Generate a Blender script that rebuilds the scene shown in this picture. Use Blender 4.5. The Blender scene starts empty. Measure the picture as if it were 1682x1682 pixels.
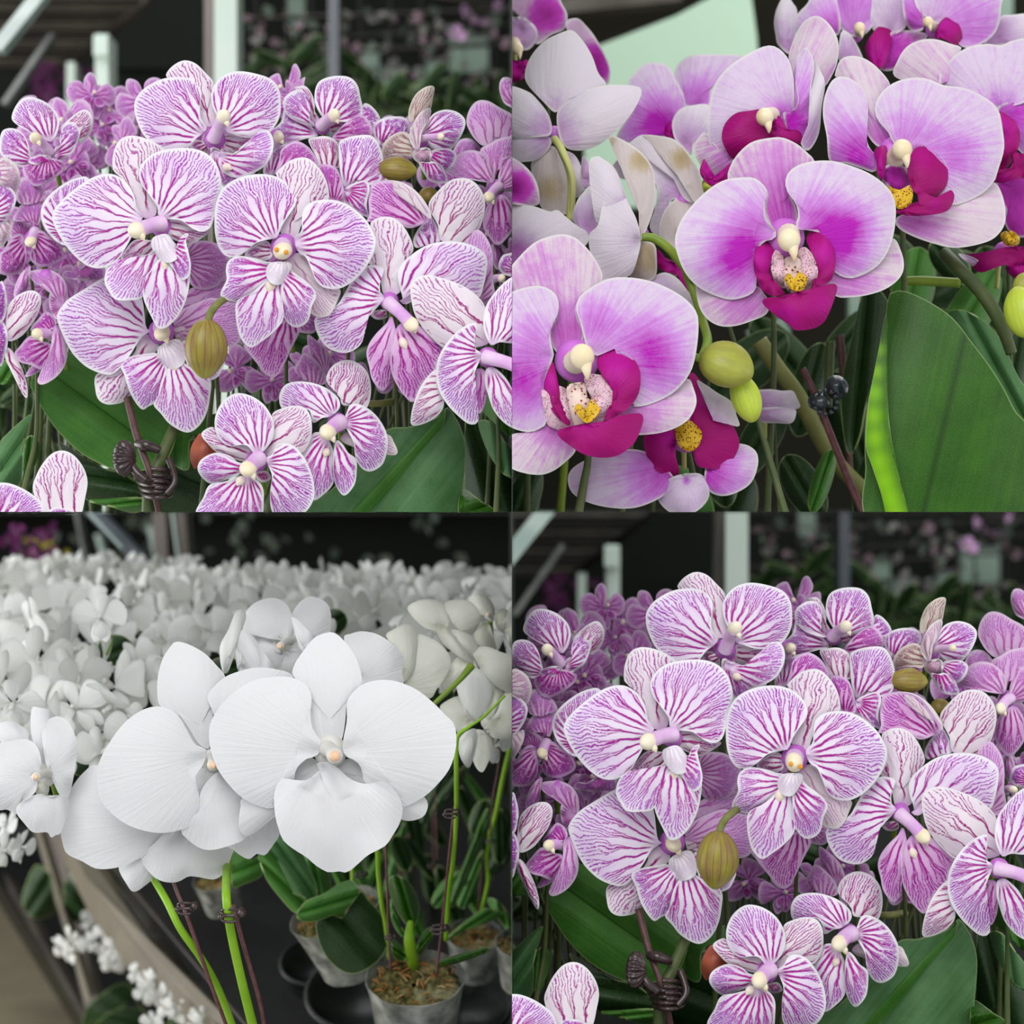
import bpy, bmesh, math, random
from mathutils import Vector, Matrix, noise as mnoise
R = random.Random(7)
PI = math.pi
SC = bpy.context.scene
COL = SC.collection
D = 1.10                      # camera distance to the plane y = 0
W = 0.50                      # width seen at y = 0
S = W / 1682.0

# ------------------------------------------------------------------ camera / view
cam_d = bpy.data.cameras.new('camera'); cam = bpy.data.objects.new('camera', cam_d); COL.objects.link(cam)
cam.location = (0, -D, 0); cam.rotation_euler = (PI / 2, 0, 0)
cam_d.sensor_width = 36; cam_d.lens = 36 * D / W
cam_d.clip_start = 0.05; cam_d.clip_end = 60
cam_d.dof.use_dof = True; cam_d.dof.focus_distance = D + 0.01; cam_d.dof.aperture_fstop = 10.5
SC.camera = cam
SC.view_settings.view_transform = 'Standard'; SC.view_settings.look = 'None'
SC.view_settings.gamma = 1; SC.view_settings.exposure = -0.08; SC.view_settings.use_curve_mapping = False
SC.cycles.use_denoising = True
SC.cycles.max_bounces = 6

def at(px, py, Y=0.0):
    k = (D + Y) / D
    return Vector(((px - 841) * S * k, Y, (841 - py) * S * k))

def lin(c):
    def f(v):
        v = v / 255.0
        return v / 12.92 if v <= 0.04045 else ((v + 0.055) / 1.055) ** 2.4
    return (f(c[0]), f(c[1]), f(c[2]), 1.0)

# ------------------------------------------------------------------ node helper
class NT:
    def __init__(s, name):
        s.m = bpy.data.materials.new(name); s.m.use_nodes = True
        s.t = s.m.node_tree; s.t.nodes.clear()
        s.out = s.t.nodes.new('ShaderNodeOutputMaterial')
    def n(s, kind, **kw):
        x = s.t.nodes.new(kind)
        for k, v in kw.items(): setattr(x, k, v)
        return x
    def put(s, sock, v):
        if isinstance(v, bpy.types.NodeSocket): s.t.links.new(v, sock)
        else: sock.default_value = v
    def m1(s, op, a, b=None, c=None):
        x = s.n('ShaderNodeMath', operation=op)
        s.put(x.inputs[0], a)
        if b is not None: s.put(x.inputs[1], b)
        if c is not None: s.put(x.inputs[2], c)
        return x.outputs[0]
    def attr(s, name):
        a = s.n('ShaderNodeAttribute', attribute_name=name)
        q = s.n('ShaderNodeSeparateXYZ'); s.t.links.new(a.outputs['Vector'], q.inputs[0])
        return a.outputs['Vector'], q.outputs[0], q.outputs[1], q.outputs[2]
    def noise(s, vec, scale, detail=2.0, rough=0.5, dim='3D'):
        x = s.n('ShaderNodeTexNoise', noise_dimensions=dim)
        if vec is not None: s.put(x.inputs['Vector'], vec)
        x.inputs['Scale'].default_value = scale; x.inputs['Detail'].default_value = detail
        x.inputs['Roughness'].default_value = rough
        return x.outputs['Fac']
    def mapr(s, v, a, b, c=0.0, d=1.0, smooth=False):
        x = s.n('ShaderNodeMapRange', interpolation_type='SMOOTHSTEP' if smooth else 'LINEAR')
        s.put(x.inputs['Value'], v); s.put(x.inputs['From Min'], a); s.put(x.inputs['From Max'], b)
        s.put(x.inputs['To Min'], c); s.put(x.inputs['To Max'], d)
        return x.outputs['Result']
    def mix(s, f, a, b, mode='MIX'):
        x = s.n('ShaderNodeMix', data_type='RGBA', blend_type=mode)
        s.put(x.inputs[0], f); s.put(x.inputs[6], a); s.put(x.inputs[7], b)
        return x.outputs[2]
    def vec(s, x, y, z):
        q = s.n('ShaderNodeCombineXYZ')
        s.put(q.inputs[0], x); s.put(q.inputs[1], y); s.put(q.inputs[2], z)
        return q.outputs[0]
    def objco(s):
        return s.n('ShaderNodeTexCoord').outputs['Object']
    def done(s, col, rough=0.5, spec=0.3, bump=None, bstr=0.3, bdist=0.001, metal=0.0, trans=0.0, sheen=0.0, alpha=None, coat=0.0):
        p = s.n('ShaderNodeBsdfPrincipled')
        s.put(p.inputs['Base Color'], col); s.put(p.inputs['Roughness'], rough)
        p.inputs['Specular IOR Level'].default_value = spec; s.put(p.inputs['Metallic'], metal)
        p.inputs['Coat Weight'].default_value = coat
        if alpha is not None: s.put(p.inputs['Alpha'], alpha)
        if bump is not None:
            b = s.n('ShaderNodeBump'); b.inputs['Strength'].default_value = bstr; b.inputs['Distance'].default_value = bdist
            s.put(b.inputs['Height'], bump); s.t.links.new(b.outputs[0], p.inputs['Normal'])
        sh = p.outputs[0]
        if trans > 0:
            t = s.n('ShaderNodeBsdfTranslucent'); s.put(t.inputs[0], col)
            mx = s.n('ShaderNodeMixShader'); mx.inputs[0].default_value = trans
            s.t.links.new(sh, mx.inputs[1]); s.t.links.new(t.outputs[0], mx.inputs[2]); sh = mx.outputs[0]
        s.t.links.new(sh, s.out.inputs[0])
        return s.m

# vertex attributes on petals: 'va' = (u, px per u, px to rim), 'vb' = (x, y, r along petal), 'vc' = (hot, seed, side)
def striped(name, ground, wash, vein, tipvein, washk=0.8, wid=1.0, rim=(236, 234, 240), linek=1.0, rimw=4.5):
    s = NT(name)
    _, u, w, E = s.attr('va'); vb, x, y, r = s.attr('vb'); _, hot, seed, side = s.attr('vc')
    pv = s.vec(x, y, seed)
    nz = s.noise(pv, 3.0, 1.5); nz2 = s.noise(pv, 16.0, 1.5)
    du = s.m1('MULTIPLY', s.m1('SUBTRACT', nz, 0.5), 0.9)
    du = s.m1('ADD', du, s.m1('MULTIPLY', s.m1('SUBTRACT', nz2, 0.5), 0.16))
    u2 = s.m1('ADD', s.m1('ADD', u, du), 50.0)
    c = s.m1('ROUND', u2)
    sg = s.m1('SUBTRACT', u2, c)
    t = s.m1('ABSOLUTE', sg)
    sid = s.m1('GREATER_THAN', sg, 0.0)
    wn = s.n('ShaderNodeTexWhiteNoise', noise_dimensions='3D'); s.put(wn.inputs['Vector'], s.vec(c, sid, seed))
    r1 = wn.outputs['Value']
    wn2 = s.n('ShaderNodeTexWhiteNoise', noise_dimensions='2D'); s.put(wn2.inputs['Vector'], s.vec(c, seed, 0.0))
    r2 = wn2.outputs['Value']
    r0 = s.m1('ADD', 0.18, s.m1('MULTIPLY', r1, 0.34))
    g1 = s.m1('MINIMUM', s.m1('MAXIMUM', s.m1('MULTIPLY', s.m1('SUBTRACT', r, r0), 1.0), 0.0), 0.30)
    g2 = s.m1('MINIMUM', s.m1('MAXIMUM', s.m1('MULTIPLY', s.m1('SUBTRACT', s.m1('SUBTRACT', r, r0), 0.22), 0.8), 0.0), 0.11)
    d1 = s.m1('MULTIPLY', t, w)
    d2 = s.m1('MULTIPLY', s.m1('ABSOLUTE', s.m1('SUBTRACT', s.m1('ABSOLUTE', s.m1('SUBTRACT', t, g1)), g2)), w)
    wp = s.m1('MULTIPLY', s.mapr(r, 0.1, 1.0, 2.5 * wid, 1.2 * wid), s.m1('ADD', 0.65, s.m1('MULTIPLY', r2, 0.8)))
    l1 = s.mapr(d1, wp, s.m1('MULTIPLY', wp, 0.35), 0.0, 1.0)
    wb = 1.5 * wid
    l2 = s.mapr(d2, wb, wb * 0.3, 0.0, 0.9)
    br = s.mapr(s.noise(pv, 26.0, 1.0), 0.33, 0.42)
    br2 = s.m1('MAXIMUM', br, s.mapr(r, 0.75, 0.35))
    line = s.m1('MAXIMUM', l1, s.m1('MULTIPLY', l2, 1.0))
    line = s.m1('MULTIPLY', line, br2)
    fade = s.m1('MULTIPLY', s.mapr(E, rimw * 0.35, rimw * 1.4, 0, 1, True), s.mapr(r, 0.05, 0.2, 0, 1, True))
    line = s.m1('MULTIPLY', s.m1('MULTIPLY', line, fade), linek)
    wz = s.mapr(s.noise(pv, 3.0, 2.0), 0.3, 0.7)
    wk = s.m1('MULTIPLY', s.m1('MULTIPLY', s.mapr(r, 0.1, 0.75, 0.15, 1.0, True), s.mapr(E, rimw * 0.6, rimw * 2.6, 0, 1, True)),
              s.m1('MULTIPLY', s.m1('ADD', 0.45, s.m1('MULTIPLY', wz, 0.55)), washk))
    sp = s.noise(pv, 60.0, 1.0)
    base = s.mix(wk, lin(ground), lin(wash))
    base = s.mix(s.mapr(sp, 0.35, 0.7, 0.0, 0.25), base, (0.93, 0.9, 0.95, 1))
    base = s.mix(s.mapr(E, rimw, 0.0, 0, 0.9, True), base, lin(rim))
    base = s.mix(s.m1('MULTIPLY', hot, 0.9), base, lin((196, 88, 205)))
    vcol = s.mix(s.mapr(r, 0.35, 0.95, 0, 1, True), lin(vein), lin(tipvein))
    col = s.mix(line, base, vcol)
    return s.done(col, 0.55, 0.25, bump=s.m1('ADD', s.noise(s.vec(s.m1('MULTIPLY', u, 3.0), r, seed), 2.0, 2.0), s.m1('MULTIPLY', sp, 0.25)), bstr=0.35, bdist=0.0006, trans=0.12)

M = {}
M['petal'] = striped('striped_petal', (246, 240, 250), (222, 172, 238), (168, 8, 146), (166, 62, 186), washk=0.62)
M['sepal'] = striped('striped_sepal', (242, 234, 238), (228, 200, 230), (158, 22, 116), (170, 60, 160), washk=0.5, wid=0.9)
M['lip'] = striped('striped_lip', (244, 238, 248), (218, 168, 232), (176, 14, 150), (180, 90, 200), washk=0.6, wid=1.15)
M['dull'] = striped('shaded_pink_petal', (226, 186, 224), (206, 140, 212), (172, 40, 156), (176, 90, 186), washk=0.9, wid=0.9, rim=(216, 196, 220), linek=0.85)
M['pale'] = striped('pale_striped_petal', (232, 222, 222), (220, 190, 216), (170, 60, 140), (170, 90, 160), washk=0.6, wid=0.7, rim=(228, 222, 220), linek=0.7)
M['hotlip'] = striped('rosy_striped_lip', (232, 190, 230), (208, 118, 206), (160, 10, 138), (170, 50, 170), washk=0.9, wid=1.1, rim=(214, 180, 222))
M['tan'] = striped('tan_striped_sepal', (214, 204, 184), (200, 180, 176), (150, 92, 108), (150, 92, 120), washk=0.5, wid=0.8, rim=(226, 216, 210))

def pink(name, ground, mid, hotc, streak=0.35, rim=(226, 224, 222), lift=0.0):
    s = NT(name)
    _, u, w, E = s.attr('va'); vb, x, y, r = s.attr('vb'); _, hot, seed, side = s.attr('vc')
    st = s.noise(s.vec(s.m1('MULTIPLY', u, 2.2), s.m1('MULTIPLY', r, 0.8), seed), 1.6, 4.0, 0.6)
    fine = s.noise(s.vec(x, y, seed), 55.0, 1.0)
    mott = s.noise(s.vec(x, y, seed), 7.0, 3.0)
    h = s.m1('ADD', hot, s.m1('MULTIPLY', s.m1('SUBTRACT', st, 0.5), streak))
    h = s.m1('ADD', h, s.m1('ADD', s.m1('MULTIPLY', s.m1('SUBTRACT', mott, 0.5), 0.35), lift))
    h = s.m1('ADD', h, s.m1('MULTIPLY', s.m1('SUBTRACT', fine, 0.5), 0.25))
    c = s.mix(s.mapr(h, 0.05, 0.5, 0, 1, True), lin(ground), lin(mid))
    c = s.mix(s.mapr(h, 0.45, 1.0, 0, 1), c, lin(hotc))
    c = s.mix(s.mapr(E, 6.0, 0.5, 0, 0.85, True), c, lin(rim))
    return s.done(c, 0.5, 0.25, bump=s.m1('ADD', st, s.m1('MULTIPLY', fine, 0.25)), bstr=0.45, bdist=0.0012, trans=0.12)
M['upetal'] = pink('pink_petal', (222, 204, 228), (210, 142, 224), (186, 16, 184), streak=0.6, lift=0.13)
M['usepal'] = pink('pink_sepal', (222, 206, 216), (206, 138, 208), (186, 70, 180), streak=0.9, lift=0.14)
M['uwhite'] = pink('pale_lilac_petal', (226, 217, 227), (206, 178, 214), (186, 110, 190), streak=0.3)
M['uback'] = pink('cream_backed_petal', (214, 202, 200), (190, 172, 140), (164, 140, 92), streak=0.4)
M['ulip'] = pink('magenta_lip', (164, 0, 110), (174, 0, 128), (194, 6, 164), rim=(160, 14, 114))
M['umag'] = pink('magenta_petal', (214, 180, 212), (196, 60, 190), (160, 10, 140))
M['wpetal'] = pink('white_petal', (233, 233, 235), (229, 228, 231), (216, 214, 216), streak=0.2, rim=(234, 235, 237))
M['wfar'] = pink('white_far_petal', (238, 239, 236), (228, 230, 226), (200, 200, 192), streak=0.2, rim=(226, 228, 226))
M['wcream'] = pink('cream_white_petal', (232, 232, 222), (218, 218, 202), (194, 190, 170), streak=0.3, rim=(220, 220, 212))

def plain(name, c, rough=0.5, spec=0.4, metal=0.0, var=0.12, scale=40, bump=0.0, trans=0.0, coat=0.0, c2=None):
    s = NT(name); o = s.objco()
    nz = s.noise(o, scale, 3.0)
    b = s.mix(s.mapr(nz, 0.3, 0.7), lin(c), lin(c2 or tuple(max(0, v * (1 - var)) for v in c)))
    return s.done(b, rough, spec, bump=(nz if bump else None), bstr=bump, bdist=0.002, metal=metal, trans=trans, coat=coat)
M['cream'] = plain('cream_column', (240, 226, 190), 0.4, c2=(244, 236, 218), scale=90)
M['colpink'] = plain('lilac_column', (218, 160, 224), 0.45, c2=(234, 206, 234), scale=90)
M['throat'] = plain('throat_magenta', (196, 92, 204), 0.5, c2=(206, 130, 214), scale=120)
M['orange'] = plain('orange_spot', (238, 160, 40), 0.4)
M['callus'] = plain('pale_callus', (236, 214, 222), 0.45, c2=(238, 226, 200), scale=120)
M['pearl'] = plain('white_column', (232, 230, 224), 0.45)
M['peach'] = plain('peach_anther', (236, 190, 150), 0.4, c2=(240, 214, 186), scale=150)
M['upeach'] = plain('ivory_column', (238, 228, 196), 0.4, c2=(238, 214, 170), scale=110)
M['stick'] = plain('brown_stick', (74, 48, 46), 0.5, c2=(96, 66, 64), scale=300)
M['redstick'] = plain('maroon_stick', (92, 50, 54), 0.45, c2=(112, 74, 76), scale=300)
M['clip'] = plain('dark_brown_clip', (40, 28, 28), 0.25, 0.6, c2=(70, 54, 52), scale=200)
M['blackclip'] = plain('black_clip', (30, 38, 42), 0.2, 0.7, c2=(60, 70, 74), scale=60)
M['redbud'] = plain('russet_petal', (170, 86, 56), 0.5, c2=(140, 70, 56), scale=140)
M['stem'] = plain('green_stem', (112, 146, 44), 0.4, c2=(150, 172, 60), scale=60, trans=0.1)
M['darkstem'] = plain('dark_green_stem', (66, 84, 44), 0.5, c2=(88, 98, 56), scale=80)
M['brightstem'] = plain('bright_green_stem', (126, 178, 22), 0.4, c2=(150, 196, 50), scale=50, trans=0.1)
M['ystem'] = plain('yellow_green_stalk', (190, 196, 110), 0.5, c2=(206, 206, 140), scale=50)
M['olive'] = plain('olive_stalk', (110, 116, 58), 0.5, c2=(130, 132, 74), scale=60)

def leafmat(name, c1, c2, rough=0.38, hotc=(120, 176, 20)):
    s = NT(name)
    _, u, w, E = s.attr('va'); vb, x, y, r = s.attr('vb'); _, hot, seed, side = s.attr('vc')
    mo = s.noise(s.vec(x, y, seed), 2.0, 3.0); fi = s.noise(s.vec(x, y, seed), 40.0, 2.0)
    st = s.noise(s.vec(s.m1('MULTIPLY', side, 9.0), s.m1('MULTIPLY', r, 0.6), seed), 2.0, 2.0)
    c = s.mix(s.mapr(s.m1('ADD', s.m1('MULTIPLY', mo, 0.6), s.m1('MULTIPLY', st, 0.4)), 0.3, 0.7), lin(c1), lin(c2))
    c = s.mix(s.mapr(fi, 0.5, 0.75, 0, 0.1), c, lin((150, 178, 130)))
    mid = s.mapr(s.m1('ABSOLUTE', side), 0.05, 0.0, 0, 0.6, True)
    c = s.mix(mid, c, lin(tuple(v * 0.62 for v in c1)))
    c = s.mix(s.mapr(E, 2.4, 0.4, 0, 0.7), c, lin((150, 170, 110)))
    c = s.mix(hot, c, lin(hotc))
    return s.done(c, rough + 0.08, 0.28, bump=s.m1('ADD', st, s.m1('MULTIPLY', fi, 0.3)), bstr=0.25, bdist=0.001)
M['leaf'] = leafmat('orchid_leaf', (50, 104, 32), (78, 132, 50))
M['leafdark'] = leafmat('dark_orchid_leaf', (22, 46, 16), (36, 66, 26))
M['leafgrey'] = leafmat('grey_green_leaf', (92, 136, 88), (60, 106, 54), 0.5)
M['leafbright'] = leafmat('bright_orchid_leaf', (34, 78, 6), (50, 98, 14), 0.35, (134, 196, 8))

def budmat(name, c1, c2, c3):
    s = NT(name)
    _, a, b, c = s.attr('va')
    st = s.noise(s.vec(s.m1('MULTIPLY', a, 9.0), s.m1('MULTIPLY', b, 1.2), c), 2.2, 3.0)
    ln = s.m1('ABSOLUTE', s.m1('SUBTRACT', s.m1('FRACT', s.m1('ADD', s.m1('MULTIPLY', a, 18.0), s.m1('MULTIPLY', st, 0.6))), 0.5))
    k = s.mix(s.mapr(st, 0.3, 0.7), lin(c1), lin(c2))
    k = s.mix(s.mapr(ln, 0.09, 0.02, 0, 0.75), k, lin(c3))
    k = s.mix(s.mapr(b, 0.75, 1.0, 0, 0.6), k, lin((178, 184, 60)))
    return s.done(k, 0.4, 0.4, bump=st, bstr=0.2, bdist=0.001)
M['lipmid'] = striped('white_lip_centre', (244, 240, 246), (232, 214, 236), (190, 90, 180), (200, 130, 210), washk=0.3, wid=0.5, linek=0.35)
M['bud'] = budmat('olive_bud', (150, 142, 50), (136, 108, 62), (96, 70, 48))
M['budgreen'] = budmat('green_bud', (168, 172, 62), (148, 148, 70), (156, 158, 66))
M['budplain'] = budmat('pale_green_bud', (196, 214, 70), (180, 200, 66), (164, 190, 60))

def spotted(name, ground, spot, scale, thr):
    s = NT(name)
    _, u, w, E = s.attr('va'); vb, x, y, r = s.attr('vb')
    v = s.n('ShaderNodeTexVoronoi'); s.put(v.inputs['Vector'], s.vec(x, y, 0.0)); v.inputs['Scale'].default_value = scale
    c = s.mix(s.mapr(v.outputs['Distance'], thr, thr * 0.6), lin(ground), lin(spot))
    return s.done(c, 0.45, 0.3)
M['uspot'] = spotted('speckled_lip', (222, 186, 200), (126, 20, 70), 34, 0.36)
M['ucall'] = spotted('yellow_spotted_callus', (218, 176, 40), (96, 22, 20), 26, 0.40)
M['uwht'] = spotted('cream_lip_edge', (230, 206, 196), (150, 20, 60), 14, 0.34)

# ------------------------------------------------------------------ objects
def tag(o, label=None, cat=None, group=None, kind=None):
    if label: o['label'] = label
    if cat: o['category'] = cat
    if group: o['group'] = group
    if kind: o['kind'] = kind
    return o

BAY = {'ul': (-1, 1), 'ur': (1, 1), 'll': (-1, -1), 'lr': (1, -1)}
GAP = 0.0001
cur = {'bay': None, 'off': (0, 0)}
OBJS = []                              # (object, bay) for the trimming at the bay walls

def link(o, parent=None):
    COL.objects.link(o)
    if parent is not None:
        o.parent = parent
        o.matrix_parent_inverse = Matrix.Identity(4)
        if 'w' in parent: o.location = Vector(o.location) - Vector(parent['w'])
    OBJS.append((o, cur['bay']))
    return o

def empty(name, loc):
    o = bpy.data.objects.new(name, None); o.location = loc; o.empty_display_size = 0.01
    COL.objects.link(o)
    o['w'] = tuple(loc)
    return o

def mesh_obj(name, verts, faces, mats, attrs=None, fm=None, parent=None, origin=None, thick=0.0, smooth=True):
    org = Vector(origin) if origin is not None else sum((Vector(v) for v in verts), Vector()) / max(1, len(verts))
    me = bpy.data.meshes.new(name)
    me.from_pydata([tuple(Vector(v) - org) for v in verts], [], faces)
    if not isinstance(mats, (list, tuple)): mats = [mats]
    for m in mats: me.materials.append(M[m] if isinstance(m, str) else m)
    if fm: me.polygons.foreach_set('material_index', fm)
    if smooth: me.polygons.foreach_set('use_smooth', [True] * len(me.polygons))
    if attrs:
        for k, vals in attrs.items():
            a = me.attributes.new(k, 'FLOAT_VECTOR', 'POINT')
            flat = [c for v in vals for c in v]
            a.data.foreach_set('vector', flat)
    me.update()
    o = bpy.data.objects.new(name, me)
    pw = Vector(parent['w']) if parent is not None else Vector()
    o.location = org - pw
    o['w'] = tuple(org)
    COL.objects.link(o)
    if parent is not None: o.parent = parent
    if thick:
        md = o.modifiers.new('thickness', 'SOLIDIFY'); md.thickness = thick; md.offset = 0
        if smooth:
            es = o.modifiers.new('crisp_rim', 'EDGE_SPLIT'); es.split_angle = math.radians(62)
    OBJS.append((o, cur['bay']))
    return o

class Acc:
    """collects geometry for one mesh"""
    def __init__(s): s.v = []; s.f = []; s.a = {'va': [], 'vb': [], 'vc': []}; s.fm = []
    def add(s, v, f, va=None, vb=None, vc=None, mi=0):
        k = len(s.v); s.v += [Vector(p) for p in v]; s.f += [tuple(i + k for i in q) for q in f]
        n = len(v)
        s.a['va'] += va or [(0, 0, 0)] * n; s.a['vb'] += vb or [(0, 0, 0)] * n; s.a['vc'] += vc or [(0, 0, 0)] * n
        s.fm += [mi] * len(f)
    def obj(s, name, mats, parent=None, origin=None, thick=0.0, smooth=True):
        return mesh_obj(name, s.v, s.f, mats, s.a, s.fm, parent, origin, thick, smooth)

def smooth_loop(pts, n):
    """closed Catmull-Rom through pts, resampled to n points of equal spacing"""
    m = len(pts); fine = []
    for i in range(m):
        p0, p1, p2, p3 = pts[i - 1], pts[i], pts[(i + 1) % m], pts[(i + 2) % m]
        for j in range(8):
            t = j / 8.0
            q = []
            for a in (0, 1):
                q.append(0.5 * ((2 * p1[a]) + (-p0[a] + p2[a]) * t + (2 * p0[a] - 5 * p1[a] + 4 * p2[a] - p3[a]) * t * t + (-p0[a] + 3 * p1[a] - 3 * p2[a] + p3[a]) * t ** 3))
            fine.append(q)
    L = [0]
    for i in range(len(fine)):
        a = fine[i]; b = fine[(i + 1) % len(fine)]
        L.append(L[-1] + math.hypot(b[0] - a[0], b[1] - a[1]))
    out = []; k = 0
    for i in range(n):
        d = L[-1] * i / n
        while L[k + 1] < d: k += 1
        t = (d - L[k]) / max(1e-9, L[k + 1] - L[k])
        a = fine[k % len(fine)]; b = fine[(k + 1) % len(fine)]
        out.append((a[0] + (b[0] - a[0]) * t, a[1] + (b[1] - a[1]) * t))
    return out

def path(pts, n=8):
    out = []
    m = len(pts)
    for i in range(m - 1):
        p0 = pts[max(0, i - 1)]; p1 = pts[i]; p2 = pts[i + 1]; p3 = pts[min(m - 1, i + 2)]
        for j in range(n):
            t = j / n
            out.append(Vector([0.5 * ((2 * p1[a]) + (-p0[a] + p2[a]) * t + (2 * p0[a] - 5 * p1[a] + 4 * p2[a] - p3[a]) * t * t + (-p0[a] + 3 * p1[a] - 3 * p2[a] + p3[a]) * t ** 3) for a in range(3)]))
    out.append(Vector(pts[-1]))
    return out

def petal_geo(pts, base, conv, Y0=0.0, tip=0.004, rec=0.006, wave=0.0012, per=0.22, back=0.08, hot=None, seed=None, N=64, K=10, bulge=-0.003, fan=0.45, lens=1.0, crease=0.0, hotmid=None):
    """pts/base in photo pixels; conv(px,py,Y) -> world"""
    if seed is None: seed = R.random() * 50
    lp = smooth_loop(pts, N)
    cx = sum(p[0] for p in lp) / N; cy = sum(p[1] for p in lp) / N
    fx = base[0] * (1 - fan) + cx * fan; fy = base[1] * (1 - fan) + cy * fan
    dx, dy = cx - base[0], cy - base[1]
    L = math.hypot(dx, dy) or 1; dx /= L; dy /= L
    ln = max((p[0] - base[0]) * dx + (p[1] - base[1]) * dy for p in lp) or 1
    hw = max(abs(-(p[0] - base[0]) * dy + (p[1] - base[1]) * dx) for p in lp) or 1
    ox, oy = base[0] - dx * back * ln, base[1] - dy * back * ln
    v = []; va = []; vb = []; vc = []; f = []
    def put(x, y, E):
        rx, ry = x - base[0], y - base[1]
        r = max(0.0, (rx * dx + ry * dy) / ln); sd = (-rx * dy + ry * dx) / hw
        qx, qy = x - ox, y - oy
        th = math.atan2(-qx * dy + qy * dx, qx * dx + qy * dy); ds = math.hypot(qx, qy)
        rr = min(1.2, math.hypot(rx, ry) / ln)
        e = max(0.0, 1 - E / (0.25 * ln))
        Y = Y0 + lens * (tip * r * r + rec * sd * sd + bulge * math.sin(PI * min(1, rr)) + wave * e * math.sin(th * 7 + seed * 3) + wave * 0.8 * math.sin(x * 0.05 + seed) * rr) + crease * (1 - min(1.0, abs(sd) * 3.0))
        v.append(conv(x, y, Y))
        h = 0.0
        if hot is not None:
            for (hx, hy, hr, hk) in hot:
                h += hk * math.exp(-((x - hx) ** 2 + (y - hy) ** 2) / (hr * hr))
        if hotmid is not None:      # (strength, side sign) - rich colour on one side of the midrib
            h += hotmid[0] * max(0.0, 1 - rr * 0.85) * (1.0 if sd * hotmid[1] > 0 else max(0.25, 1 - abs(sd) * 9)) * 1.3
        if hot is None and hotmid is None: h = max(0.0, 1 - rr / 0.16) * 0.55
        va.append((th / per, per * ds, E)); vb.append((x / 100, y / 100, rr)); vc.append((min(1.0, max(0, h)), seed, sd))
    put(fx, fy, min(math.hypot(p[0] - fx, p[1] - fy) for p in lp))
    for k in range(1, K + 1):
        t = (k / K) ** 0.85
        for p in lp:
            dd = math.hypot(p[0] - fx, p[1] - fy)
            put(fx + (p[0] - fx) * t, fy + (p[1] - fy) * t, (1 - t) * dd)
    for i in range(N):
        j = (i + 1) % N
        f.append((0, 1 + j, 1 + i))
        for k in range(K - 1):
            a = 1 + k * N
            f.append((a + i, a + j, a + N + j, a + N + i))
    return v, f, va, vb, vc

def tube(acc, pts, rad, seg=10, mi=0, caps=True, sub=8, flat=1.0):
    """swept tube through world points; rad number or list"""
    P = path(pts, sub) if len(pts) > 2 else [Vector(pts[0]).lerp(Vector(pts[1]), i / 6) for i in range(7)]
    n = len(P); v = []; f = []
    up = Vector((0.13, -0.9, 0.21)).normalized()
    L = 0
    va = []
    for i, p in enumerate(P):
        d = (P[min(n - 1, i + 1)] - P[max(0, i - 1)]).normalized()
        a = d.cross(up).normalized(); b = a.cross(d).normalized(); up = b
        t = i / (n - 1)
        if isinstance(rad, (list, tuple)):
            q = t * (len(rad) - 1); k = min(len(rad) - 2, int(q)); r = rad[k] + (rad[k + 1] - rad[k]) * (q - k)
        else: r = rad
        for j in range(seg):
            w = 2 * PI * j / seg
            v.append(p + a * math.cos(w) * r + b * math.sin(w) * r * flat); va.append((j / seg, t, 0))
    for i in range(n - 1):
        for j in range(seg):
            k = (j + 1) % seg
            f.append((i * seg + j, i * seg + k, (i + 1) * seg + k, (i + 1) * seg + j))
    if caps:
        f.append(tuple(range(seg))[::-1]); f.append(tuple((n - 1) * seg + j for j in range(seg)))
    acc.add(v, f, va=va, mi=mi)

def lathe(acc, o, axis, prof, seg=20, mi=0, lobes=0, lobek=0.0, flat=1.0, side=None):
    """prof = [(t along axis, radius)] in metres"""
    ax = Vector(axis).normalized()
    a = (Vector(side) if side is not None else ax.cross(Vector((0, 1, 0.01)))).normalized()
    a = (a - ax * a.dot(ax)).normalized(); b = ax.cross(a)
    v = []; f = []; va = []
    n = len(prof); T = prof[-1][0] or 1
    for (t, r) in prof:
        for j in range(seg):
            w = 2 * PI * j / seg
            k = r * (1 + lobek * math.cos(lobes * w))
            v.append(Vector(o) + ax * t + a * math.cos(w) * k + b * math.sin(w) * k * flat)
            va.append((j / seg, t / T, o[0] * 40))
    for i in range(n - 1):
        for j in range(seg):
            k = (j + 1) % seg
            f.append((i * seg + j, i * seg + k, (i + 1) * seg + k, (i + 1) * seg + j))
    f.append(tuple(range(seg))[::-1]); f.append(tuple((n - 1) * seg + j for j in range(seg)))
    acc.add(v, f, va=va, mi=mi)

def ball(acc, o, axis, half, rad, mi=0, seg=18, point=0.0, lobes=0, lobek=0.0, flat=1.0):
    pr = []
    for i in range(15):
        w = PI * i / 14
        t = -math.cos(w); r = math.sin(w)
        if point and t > 0: r *= (1 - point * t * t)
        pr.append(((t + 1) * half, max(1e-5, r * rad)))
    ax = Vector(axis).normalized()
    lathe(acc, Vector(o) - ax * half, ax, pr, seg, mi, lobes, lobek, flat)

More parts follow.
